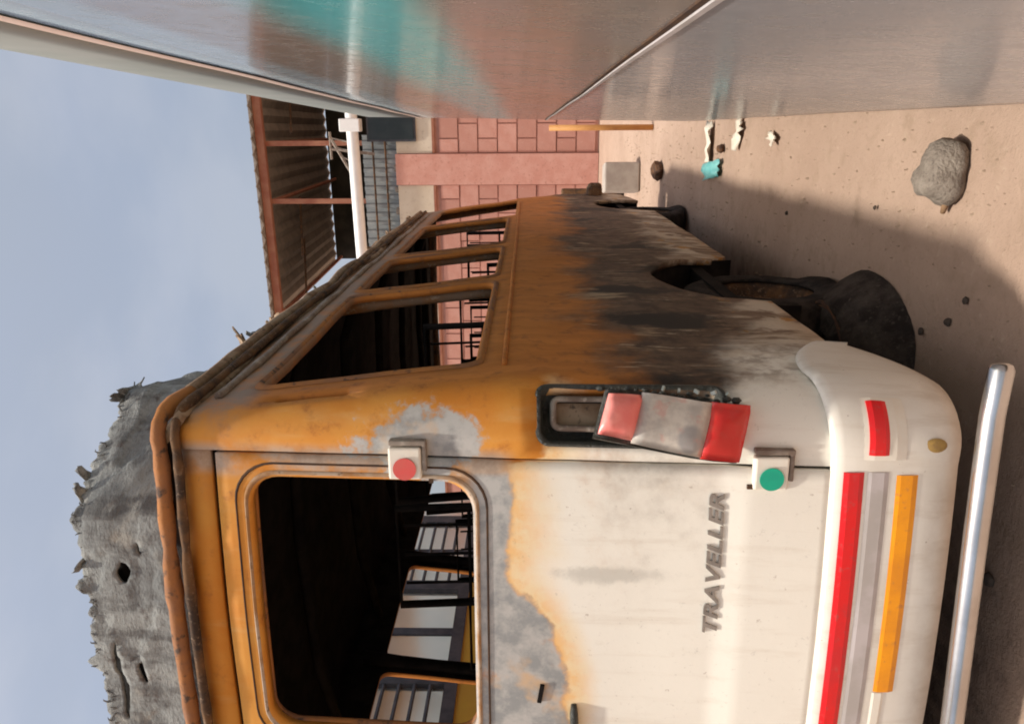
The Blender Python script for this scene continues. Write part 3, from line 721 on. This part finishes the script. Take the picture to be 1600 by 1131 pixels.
# latch plate and handle, burnt
hd = MB(); hd.tube([wrap(-.93, 1.27, .004, 0.), wrap(-.84, 1.272, .012, 0.), wrap(-.76, 1.275, .012, 0.), wrap(-.735, 1.275, .0, 0.)], [.010, .012, .012, .008], 8); hd.build('door_handle', 'lampback', doors[0], True)
hd = MB(); hd.obox(wrap(-.83, 1.375, .010, 0.), (.012, .012, .05), Matrix.Rotation(.3, 3, 'Y')); hd.build('latch_slot', 'soot', doors[0]); hd = MB(); hd.obox(wrap(-.70, 1.37, .008, 0.), (.06, .008, .012), Matrix.Rotation(.15, 3, 'Y')); hd.build('latch_slot', 'soot', doors[0])
for xx, zz in ((-.245, .832),):
    MB().obox(wrap(xx-SEAM, zz, .012, 0.), (.011, .010, .014), Matrix.Identity(3)).build('screw', 'seal', doors[0])
# silver bar below the bumper
MB().tube([(.122, -.104, .317), (.118, -.105, .317), (.108, -.106, .317), (.0, -.112, .321), (-.3, -.128, .311), (-1.0, -.16, .278), (-2.26, -.10, .22)], [.014, .022, .027, .027, .027, .027, .027], 16).build('bumper_bar', 'chrome', van, True)
for xx in (-1.25, -2.0):
    MB().tube([(xx, .35, .42), (xx, .1, .36), (xx, -.09, .265 if xx > -1.5 else .235)], .018, 8).build('bar_bracket', 'char', van, True)
# floor, underbody, bulkhead, front end
MB().box((-2.2, .06, .50), (-.05, 5.6, .56)).build('floor', 'soot', van)
MB().box((-1.5, .3, .34), (-1.42, 5.7, .49)).build('chassis_rail', 'char', van); MB().box((-.68, .3, .34), (-.60, 5.7, .49)).build('chassis_rail', 'char', van)
MB().tube([(-1.2, .12, .36), (-1.2, .8, .38), (-1.15, 1.4, .40)], .035, 8).build('exhaust', 'wire', van, True)
def frontp(x, z):
    t = (x+1.13)/1.13; return Vector((x, 6.02+.10*(1-t*t)-.25*max(0, z-.9), z))
vs, fs = panel([(-2.24, .40), (-.02, .40), (-.02, 1.14), (-2.24, 1.14)], [], .12, frontp)
solid(mesh_obj('nose_panel', vs, orient(vs, fs, lambda c: Vector((0, 1, 0))), 'char', van, True, 'soot'), .02, -1, 1)
vs = [Vector((-2.22, 5.96, 1.13)), Vector((-.04, 5.96, 1.13)), Vector((-.06, 5.55, 1.42)), Vector((-2.2, 5.55, 1.42))]
solid(mesh_obj('bonnet', vs, [(0, 1, 2, 3)], 'char', van), .02)
MB().box((-2.16, 5.2, .9), (-.1, 5.5, 1.40)).build('dashboard', 'soot', van, bevel=.05)
for x0, x1 in ((-.05, -.16), (-2.21, -2.10)):
    MB().tube([(x0, 5.58, 1.40), ((x0+x1)/2, 5.40, 1.9), (x1, 5.20, 2.36)], .045, 8).build('windscreen_pillar', 'railrust', van, True)
MB().tube([(-.14, 5.2, 2.34), (-.6, 5.26, 2.36), (-1.13, 5.28, 2.37), (-1.66, 5.26, 2.36), (-2.12, 5.2, 2.34)], .075, 8).build('windscreen_header', 'char', van, True)
MB().box((-2.12, 4.95, 2.34), (-.14, 5.24, 2.43)).build('roof_front_lip', 'soot', van, bevel=.02)
MB().box((-2.16, 5.86, .38), (-.1, 6.16, .62)).build('front_bumper', 'char', van, bevel=.04)
for k in (0, 1):
    mb = MB(); mb.obox(Vector((.02, 5.95, .72)), (.16, .30, .14), Matrix.Rotation(.2, 3, 'Z'))
    if k: mb.v = mir(mb.v)
    mb.build('headlamp_remnant', 'char', van, bevel=.03)
# steering wheel, column
ring = [Vector((-.52+.2*math.cos(a), 4.95+.09*math.sin(a), 1.50+.17*math.sin(a))) for a in [2*math.pi*i/28 for i in range(29)]]
mb = MB().tube(ring, .014, 6, False); mb.tube([ring[3], (-.52, 4.97, 1.49), ring[11]], .012, 6); mb.tube([(-.52, 4.97, 1.49), ring[21]], .012, 6); mb.tube([(-.52, 4.97, 1.49), (-.52, 5.3, 1.2)], .022, 6)
mb.build('steering_wheel', 'soot', van, True)
# bare seat frames
def seat(x, y, seed):
    rnd = random.Random(seed); mb = MB(); w = .42; lean = rnd.uniform(-.05, .08)
    z1 = 1.74+rnd.uniform(-.08, .2)
    mb.tube([(x, y, .56), (x, y, 1.0), (x, y-.1-lean, z1), (x+w, y-.1-lean, z1), (x+w, y, 1.0), (x+w, y, .56)], .016, 6)
    mb.tube([(x, y, 1.0), (x, y+.4, 1.0), (x+w, y+.4, 1.0), (x+w, y, 1.0)], .015, 6); mb.tube([(x, y+.4, 1.0), (x, y+.38, .56)], .015, 6); mb.tube([(x+w, y+.4, 1.0), (x+w, y+.38, .56)], .015, 6)
    for q in (.2, .5, .8): mb.tube([(x+w*q, y+.0, 1.0), (x+w*q, y-.08-lean, z1-.02)], .006, 5)
    for q in (.3, .7): mb.tube([(x, y-.1*q-lean*q, 1.0+(z1-1)*q), (x+w, y-.1*q-lean*q, 1.0+(z1-1)*q)], .007, 5)
    mb.build('seat_frame', 'soot', van, True)
for r, y in enumerate((.75, 1.55, 2.35, 3.15, 3.95, 4.6)):
    for q, x in enumerate((-.62, -1.12, -2.08)): seat(x, y, r*5+q)
# left window inner lining so the openings read as dark frames
# wheels
def wheel(x, y, R=.36, w=.20, flat=.9, nm='wheel'):
    mb = MB(); prof = [(-w/2, R*.60), (-w/2*1.02, R*.85), (-w/2*.8, R*.98), (0, R), (w/2*.8, R*.98), (w/2*1.02, R*.85), (w/2, R*.60)]; n = 30; vs = []
    for i in range(n):
        a = 2*math.pi*i/n
        for px, pr in prof:
            q = pr*(1+.025*noise.noise(Vector((i*.6, px*9, y)))); z = R*flat+q*math.sin(a); bulge = max(0, .10-z)*1.2
            vs.append((x+px*(1+bulge*4), y+q*math.cos(a)*(1+bulge*.6), max(.004, z)))
    m = len(prof); fs = [(i*m+j, i*m+j+1, ((i+1) % n)*m+j+1, ((i+1) % n)*m+j) for i in range(n) for j in range(m-1)]
    wh = mesh_obj(nm, vs, [tuple(reversed(f)) for f in fs], 'rubber', van, True); solid(wh, .015)
    mb = MB(); sgn = 1 if x > -1 else -1; vs = []; n = 24
    for px, pr in ((sgn*w*.42, R*.62), (sgn*w*.30, R*.56), (sgn*w*.05, R*.50), (sgn*w*.10, R*.22), (sgn*w*.22, R*.18), (sgn*w*.22, .001)):
        for i in range(n):
            a = 2*math.pi*i/n; vs.append((x+px, y+pr*math.cos(a), R*flat+pr*math.sin(a)))
    fs = [(q*n+i, q*n+(i+1) % n, (q+1)*n+(i+1) % n, (q+1)*n+i) for q in range(5) for i in range(n)]
    solid(mesh_obj('rim', vs, fs, 'char', wh, True), .006)
for x in (-.16, -W+.16):
    wheel(x, archc, .36); wheel(x, 4.95, .34)
for k in (0, 1):                                            # wheel arch liners
    for c in (archc, 4.95):
        n = 14; vs = []; fs = []
        for i in range(n+1):
            a = math.pi*i/n
            for xx in (-.02, -.42): vs.append(Vector((xx, c+.52*math.cos(a), .34+.52*math.sin(a))))
        fs = [(2*i, 2*i+1, 2*i+3, 2*i+2) for i in range(n)]
        if k: vs = mir(vs)
        solid(mesh_obj('wheel_arch', vs, fs, 'soot', van, True), .01)

# ================================================================== heap of burnt tyre under the van's flank
def heap():
    vs = []; fs = []; n = 40; m = 14; cx, cy_ = -.20, 1.22
    for j in range(m):
        r = j/(m-1)
        for i in range(n):
            a = 2*math.pi*i/n; ca, sa = math.cos(a), math.sin(a)
            ex, ey = .28*r*(1+.06*noise.noise(Vector((ca*2, sa*2, 4)))), .40*r*(1+.06*noise.noise(Vector((ca*2, sa*2, 8))))
            h = .19*(1-r**2.6)
            p = Vector((cx+ex*ca, cy_+ey*sa, h))
            p.z += (1-r**4)*(nz(p, 7., .035)+nz(p, 19., .016)+nz(p, 40., .006)); p.z = max(-.004 if r == 1 else .002, p.z)
            vs.append(p)
    fs = [(j*n+i, j*n+(i+1) % n, (j+1)*n+(i+1) % n, (j+1)*n+i) for j in range(m-1) for i in range(n)]
    root = empty('charred_tyre', (cx, cy_, 0), 'collapsed charred tyre heap with bead wire under the minibus flank', 'tyre')
    mesh_obj('ash_mound', vs, orient(vs, fs, lambda c: Vector((0, 0, 1))), 'ash', root, True)
    for q in range(3):
        ring = [Vector((cx+(.13+.012*q)*math.cos(a)+.01*math.sin(3*a+q), cy_+(.17+.012*q)*math.sin(a), .175+.006*q+.012*math.sin(2*a+q))) for a in [2*math.pi*i/36 for i in range(37)]]
        MB().tube(ring, .003, 5, False).build('bead_wire', 'wire', root, True)
heap()

# ================================================================== glossy grey vehicle on the right
gb = empty('grey_coach', (1.75, .4, 0), 'glossy grey coach with teal band, mirroring the burnt minibus', 'coach')
GY0, GY1 = -2.6, 3.78
def gd(z, y):
    Y = max(y+1.707, -.9); t = (z-.3)/2.45
    return .64+.05*(1-t)+t*(.222-.023*Y)
gz = [.27, .32, .5, .8, 1.1, 1.4, 1.55, 1.7, 1.9, 2.05, 2.15]
ys = [GY0+(GY1-GY0)*i/60 for i in range(61)]
vs = []; fs = []
for y in ys:
    for z in gz: vs.append(Vector((gd(z, y)+nz((0, y, z), 1.3, .004), y, z)))
m = len(gz)
fs = [(i*m+j, (i+1)*m+j, (i+1)*m+j+1, i*m+j+1) for i in range(60) for j in range(m-1)]
solid(mesh_obj('body_side', vs, orient(vs, fs, lambda c: Vector((-1, 0, 0))), 'gbus', gb, True), .03)
vs = []
for y in ys:
    for z in (2.145, 2.165, 2.185): vs.append(Vector((gd(z, y)+nz((0, y, z), 1.3, .004)-.004-.003*(z == 2.165), y, z)))
mesh_obj('drip_rail', vs, orient(vs, [(i*3+j, (i+1)*3+j, (i+1)*3+j+1, i*3+j+1) for i in range(60) for j in range(2)], lambda c: Vector((-1, 0, 0))), 'peach', gb, True)
vs = []
for y in ys:
    for dx, dz in ((.002, -.007), (-.004, -.005), (-.004, .003), (.002, .005)): vs.append(Vector((gd(1.25, y)+nz((0, y, 1.25), 1.3, .004)+dx, y, 1.238+.006*(y+1.7)/1.1+dz)))
fs = [(i*4+j, (i+1)*4+j, (i+1)*4+j+1, i*4+j+1) for i in range(60) for j in range(3)]
mesh_obj('rub_rail', vs, orient(vs, fs, lambda c: Vector((-1, 0, 0))), 'greytape', gb)
vs = [v+Vector((.002, 0, .0095)) for v in vs]
mesh_obj('rail_gap', vs, orient(vs, fs, lambda c: Vector((-1, 0, 0))), 'seal', gb)
rz = [2.18, 2.35, 2.55, 2.68, 2.74]; vs = []
for y in ys:
    for z in rz: vs.append(Vector((gd(z, y)+(.0 if z < 2.6 else (.03 if z < 2.7 else .12)), y, z)))
m = len(rz); fs = [(i*m+j, (i+1)*m+j, (i+1)*m+j+1, i*m+j+1) for i in range(60) for j in range(m-1)]
solid(mesh_obj('roof_cove', vs, orient(vs, fs, lambda c: Vector((-1, 0, .3))), 'gbusroof', gb, True), .03)
MB().box((.98, GY0, 2.70), (2.85, GY1-.01, 2.78)).build('roof', 'gbusroof', gb, bevel=.03)
MB().box((.86, GY1-.05, .32), (2.86, GY1-.01, 2.70)).build('front_wall', 'gbus', gb, bevel=.02)
MB().box((.86, GY0, .32), (2.86, GY0+.04, 2.70)).build('rear_wall', 'gbus', gb, bevel=.02)
MB().box((2.84, GY0+.05, .32), (2.89, GY1-.06, 2.70)).build('far_side', 'gbus', gb)
MB().box((.80, GY0+.05, .34), (2.83, GY1-.06, .42)).build('floor', 'soot', gb)
def simple_wheel(x, y, R, w, par):
    mb = MB(); n = 24; vs = []
    for px in (-w/2, -w*.4, w*.4, w/2):
        pr = R*.94 if abs(px) > w*.45 else R
        for i in range(n):
            a = 2*math.pi*i/n; vs.append((x+px, y+pr*math.cos(a), R+pr*math.sin(a)))
    fs = [(q*n+i, q*n+(i+1) % n, (q+1)*n+(i+1) % n, (q+1)*n+i) for q in range(3) for i in range(n)]+[tuple(range(n)), tuple(reversed(range(3*n, 4*n)))]
    t = mesh_obj('wheel', vs, fs, 'rubber', par, False)
    vs = []
    for px in (-w*.52, w*.52):
        for i in range(n):
            a = 2*math.pi*i/n; vs.append((x+px, y+R*.55*math.cos(a), R+R*.55*math.sin(a)))
    mesh_obj('rim', vs, [tuple(range(n)), tuple(reversed(range(n, 2*n)))]+[(i, n+i, n+(i+1) % n, (i+1) % n) for i in range(n)], 'greytape', t)
for y in (-1.6, 2.6):
    simple_wheel(1.02, y, .38, .22, gb); simple_wheel(2.62, y, .38, .22, gb)

# ================================================================== yellow bus on the far side of the van
yb = empty('yellow_bus', (-4.5, 1.8, 0), 'yellow bus with barred pale windows seen through the minibus', 'bus')
BX = -3.25; BY0, BY1 = -2., 5.6; ZS, ZT = 2.02, 2.72
MB().box((BX-2.4, BY0, .45), (BX, BY1, ZS)).build('lower_body', 'ybus', yb, bevel=.03)
MB().box((BX-2.42, BY0, ZT), (BX+.01, BY1, 3.15)).build('roof', 'ybus', yb, bevel=.08)
y = BY0+.03; i = 0
while y < BY1-.1:
    MB().box((BX-.06, y, ZS-.01), (BX+.012, y+.13, ZT+.01)).build('window_post', 'busdark', yb)
    MB().box((BX-2.40, y, ZS-.01), (BX-2.34, y+.13, ZT+.01)).build('window_post', 'busdark', yb)
    y1 = min(y+1.15, BY1-.1)
    MB().box((BX-.05, y+.13, ZS+.005), (BX-.035, y1, ZT-.005)).build('pane', 'frost', yb)
    if i % 2 == 1:
        for q in range(4):
            zz = ZS+.10+.115*q; MB().tube([(BX-.005, y+.12, zz), (BX-.005, y1+.01, zz)], .016, 6).build('window_bar', 'busdark', yb)
        MB().box((BX-.034, y+.13+.5, ZS), (BX-.02, y+.13+.56, ZT)).build('window_post', 'busdark', yb)
    else:
        MB().box((BX-.034, y+.13+.45, ZS), (BX-.015, y+.13+.53, ZT)).build('window_post', 'busdark', yb)
    y = y1; i += 1
MB().box((BX-.02, BY0, ZS-.10), (BX+.02, BY1, ZS-.005)).build('window_sill', 'busdark', yb)
for yy in (.2, 4.4):
    simple_wheel(BX-.2, yy, .48, .26, yb); simple_wheel(BX-2.2, yy, .48, .26, yb)

# ================================================================== pink block wall, cream band, shed
wl = empty('block_wall', (0, 13.1, 0), 'pink painted block wall with plain pillar and cream band on top', 'wall')
WY = 13.1
MB().box((-9, WY+.035, 0), (9, WY+.24, 3.22)).build('wall_core', 'pinkm', wl)
bm_ = {}
def block(x0, x1, z0, z1):
    key = (round(x1-x0, 3), round(z1-z0, 3))
    if key not in bm_:
        t = MB().box((0, 0, 0), (x1-x0, .06, z1-z0)); me = bpy.data.meshes.new('block'); me.from_pydata(t.v, [], t.f); me.materials.append(M['pinkblock']); bm_[key] = me
    o = bpy.data.objects.new('block', bm_[key]); link(o, wl); o.location = Vector((x0, WY+random.uniform(-.008, .008), z0))-wl.location
cw, ch = .56, .385
for r in range(8):
    z0 = .06+r*ch+.012; z1 = z0+ch-.024
    for side_ in (1, -1):
        st = .20 if side_ > 0 else -.40
        off = -(.28 if r % 2 else 0); k = 0
        while True:
            a = off+k*cw; b = a+cw; k += 1
            a2, b2 = max(a, 0)+.012, b-.012
            if a > 8.6: break
            if b2-a2 < .05: continue
            if side_ > 0: block(st+a2, st+b2, z0, z1)
            else: block(st-b2, st-a2, z0, z1)
MB().box((-.40, WY-.07, 0), (.195, WY+.26, 4.0)).build('pillar', 'pink', wl, bevel=.01)
MB().box((-9, WY-.03, 3.22), (-.41, WY+.25, 3.27)).build('ledge', 'steelrust', wl); MB().box((.205, WY-.03, 3.22), (9, WY+.25, 3.27)).build('ledge', 'steelrust', wl)
MB().box((-3.4, WY+.0, 3.27), (-.41, WY+.22, 3.98)).build('upper_band', 'creamw', wl); MB().box((.205, WY+.0, 3.27), (9, WY+.22, 3.98)).build('upper_band', 'creamw', wl)
sh = empty('open_shed', (0, 16, 0), 'tall open shed with red oxide frame and sheet roof behind the wall', 'shed')
MB().box((-3.25, WY+.3, 6.70), (9, WY+.42, 6.86)).build('fascia', 'steelrust', sh)
MB().box((-3.30, WY+.24, 6.87), (9.1, WY+.52, 6.93)).build('roof_edge', 'grail', sh)
vs = []; fs = []; N_ = 160
for i in range(N_+1):
    x = -3.3+12.4*i/N_; dz = .03*math.sin(i*1.57)
    vs += [Vector((x, WY+.2, 6.90+dz)), Vector((x, WY+8, 7.5+dz))]
fs = [(2*i, 2*i+2, 2*i+3, 2*i+1) for i in range(N_)]
solid(mesh_obj('roof_sheet', vs, fs, 'roofsheet', sh), .02)
for x in (-3.1, -.75, .40, 2.6, 5.0):
    MB().box((x-.05, WY+.42, 3.3), (x+.05, WY+.52, 6.72)).build('post', 'steelrust', sh)
    MB().tube([(x, WY+.5, 6.70), (x, WY+7.6, 7.2)], .05, 6).build('rafter', 'steelrust', sh)
for x in (-2.9, -1.9, .6, 2.0):
    MB().tube([(x, WY+.5, 6.2), (x+1.0, WY+3.0, 6.9)], .025, 6).build('brace', 'char', sh)
MB().box((-3.2, WY+7.8, 0), (9, WY+7.95, 7.4)).build('back_wall', 'shedwall', sh)
MB().box((-3.25, WY+.6, 0), (-3.15, WY+7.7, 6.6)).build('end_wall', 'shedwall', sh)
vs = []; fs = []
for i in range(121):
    x = -3.0+3.55*i/120; d = .02*(1 if (i//3) % 2 else -1); vs += [Vector((x, WY+.32+d, 3.9)), Vector((x, WY+.32+d, 4.72))]
fs = [(2*i, 2*i+2, 2*i+3, 2*i+1) for i in range(120)]
solid(mesh_obj('corrugated_screen', vs, fs, 'bluegrey', sh), .01)
for zz in (4.0, 4.25, 4.5):
    MB().tube([(-3.0, WY+.26, zz), (.55, WY+.26, zz)], .02, 6).build('screen_rail', 'char', sh)
for i in range(7):                                        # bits of rubble lying on the ledge
    x = -2.6+.42*i; MB().obox(Vector((x, WY+.1, 4.02)), (.14, .10, .08), Matrix.Rotation(i, 3, 'Z')).build('coping_stone', 'roofsheet', wl, bevel=.02)
bp = empty('white_beam', (0, WY-.05, 4.8), 'bright white round beam with lattice bracket above the pink wall', 'beam')
MB().tube([(-3.0, WY-.14, 4.76), (-1.3, WY-.14, 4.78), (1.0, WY-.14, 4.80), (4.0, WY-.14, 4.82)], .115, 14).build('pipe', 'whitepipe', bp, True)
MB().box((.62, WY-.28, 4.62), (.86, WY-.01, 5.02)).build('end_collar', 'whitepipe', bp, bevel=.02)
mb = MB(); mb.tube([(.52, WY-.1, 5.25), (-.45, WY-.1, 4.72)], .03, 6); mb.tube([(.30, WY-.1, 5.25), (.20, WY-.1, 4.4)], .03, 6)
for q in range(5): mb.tube([(.5-.18*q, WY-.1, 5.22-.098*q), (.42-.18*q, WY-.1, 4.86)], .016, 5)
mb.tube([(.62, WY-.1, 5.25), (.1, WY-.1, 5.25)], .025, 6)
mb.build('lattice_bracket', 'grail', bp)
wn = empty('wall_window', (.64, WY-.05, 3.65), 'small dark window below the white beam', 'window')
MB().box((.47, WY-.06, 3.62), (1.2, WY-.03, 4.5)).build('pane', 'dark', wn); MB().box((.43, WY-.04, 3.58), (1.24, WY-.005, 4.54)).build('frame', 'busdark', wn)

# ================================================================== small things on the ground
def rock(name, loc, size, mat, seed, label, cat, group=None, sub=3):
    bm = bmesh.new(); bmesh.ops.create_icosphere(bm, subdivisions=sub, radius=1)
    for v in bm.verts:
        d = 1+.35*noise.noise(v.co*1.1+Vector((seed*3.1, 0, 0)))+.14*noise.noise(v.co*3+Vector((0, seed*2.3, 0)))
        v.co = Vector((v.co.x*size[0]*d, v.co.y*size[1]*d, v.co.z*size[2]*d))
        v.co.z = max(v.co.z, -size[2]*.55)
    zmin = min(v.co.z for v in bm.verts)
    for v in bm.verts: v.co.z -= zmin+.002
    me = bpy.data.meshes.new(name); bm.to_mesh(me); bm.free(); me.materials.append(M[mat])
    for p in me.polygons: p.use_smooth = sub > 2
    o = bpy.data.objects.new(name, me); link(o); o.location = loc; return tag(o, label, cat, group)
rock('stone', (.50, .80, 0), (.105, .095, .07), 'stone', 3, 'largest grey stone lying alone on sunlit ground beside a stick', 'stone')
st = MB().tube([(.415, .77, .012), (.39, .775, .016), (.365, .79, .012)], [.010, .011, .008], 7).build('stick', 'wood', None, True); tag(st, 'short brown stick end poking out from the grey stone', 'stick')
for i, (x, y, r) in enumerate(((-.055, .813, .013), (.019, .664, .015), (.109, .589, .013), (-.67, .212, .022), (.33, 1.3, .009), (.20, 2.3, .012))):
    rock('dark_pebble', (x, y, 0), (r, r*.9, r*.7), 'dstone', 20+i, ('one of three dark pebbles in a row in shade beside the charred tyre heap',)[0] if i < 3 else
         ('dark pebble under the silver bumper bar', 'small dark pebble at the edge of the minibus shadow, near the grey stone', 'small dark pebble in the shade beside the rear wheel arch')[i-3], 'pebble', 'small dark pebbles', 2)
def scrap(name, loc, size, mat, seed, label, cat, group=None):
    rnd = random.Random(seed); n = 6; vs = []; fs = []
    for j in range(n):
        for i in range(n):
            p = Vector(((i/(n-1)-.5)*size[0]+rnd.uniform(-.05, .05)*size[0], (j/(n-1)-.5)*size[1]+rnd.uniform(-.08, .08)*size[1], .012+size[2]*abs(noise.noise(Vector((i*.45, j*.45, seed))))*1.0))
            vs.append(p)
    fs = [(j*n+i, j*n+i+1, (j+1)*n+i+1, (j+1)*n+i) for j in range(n-1) for i in range(n-1)]
    o = mesh_obj(name, vs, fs, mat, None, True); o.location = loc; o.rotation_euler.z = rnd.uniform(0, 3); solid(o, .004); return tag(o, label, cat, group)
scrap('plastic_scrap', (.34, 3.95, 0), (.12, .40, .09), 'teal', 1, 'crumpled turquoise plastic scrap on the sunlit strip', 'scrap')
scrap('paper_scrap', (.53, 4.10, 0), (.13, .30, .08), 'paper', 2, 'largest crumpled pale paper beside the turquoise scrap', 'paper')
scrap('paper_scrap', (.60, 3.32, 0), (.12, .2, .08), 'paper', 3, 'pale paper scrap beside the grey coach side, next to dark litter', 'paper')
scrap('paper_scrap', (.585, 2.62, 0), (.05, .12, .07), 'paper', 5, 'small lone cream paper scrap close to the grey coach', 'paper')
rock('litter_lump', (.50, 3.75, 0), (.03, .05, .03), 'wire', 51, 'small rust brown lump among the paper scraps', 'litter', None, 2)
rock('rubble', (.22, 6.2, 0), (.10, .16, .07), 'wire', 52, 'reddish brown rubble beside the pale concrete block', 'rubble', None, 2)
o = MB().obox(Vector((.05, 7.75, .22)), (.36, .30, .44), Matrix.Rotation(.15, 3, 'Z')).build('concrete_block', 'concrete', None, bevel=.02); tag(o, 'pale concrete block standing past the front of the minibus', 'block')
o = MB().obox(Vector((-.30, 9.2, .45)), (.22, .22, .9), Matrix.Rotation(.1, 3, 'Z')).build('rusty_post', 'char', None, bevel=.02); tag(o, 'short dark rusty post behind the pale concrete block', 'post')
o = MB().tube([(.655, 6.82, 0), (.655, 6.82, 1.16)], .032, 10).build('amber_post', 'post', None, True); tag(o, 'thin amber painted post beyond the end of the coach', 'post')
# fine gravel
def gravel():
    rnd = random.Random(3); vs = []; fs = []
    for i in range(1300):
        y = -.3+9.5*rnd.random()**1.6; x = rnd.uniform(-2.6, 1.0) if rnd.random() < .4 else rnd.uniform(-.3, .75)
        r = (.0018+.0075*rnd.random()**2.2)*(1+.12*y); h = r*.45; a = rnd.uniform(0, 6.28); b = len(vs)
        for k in range(5): vs.append((x+r*math.cos(a+k*1.2566)*rnd.uniform(.7, 1.1), y+r*math.sin(a+k*1.2566)*rnd.uniform(.7, 1.1), -.012))
        vs.append((x+r*.2, y, h)); vs.append((x-r*.3, y+r*.2, h*.85))
        fs += [(b, b+1, b+5), (b+1, b+2, b+5), (b+2, b+6, b+5), (b+2, b+3, b+6), (b+3, b+4, b+6), (b+4, b, b+6), (b, b+5, b+6)]
    o = mesh_obj('gravel', vs, fs, 'gravel'); tag(o, 'fine loose gravel over the dusty ground', 'gravel', kind='stuff')
gravel()
bpy.context.view_layer.update()
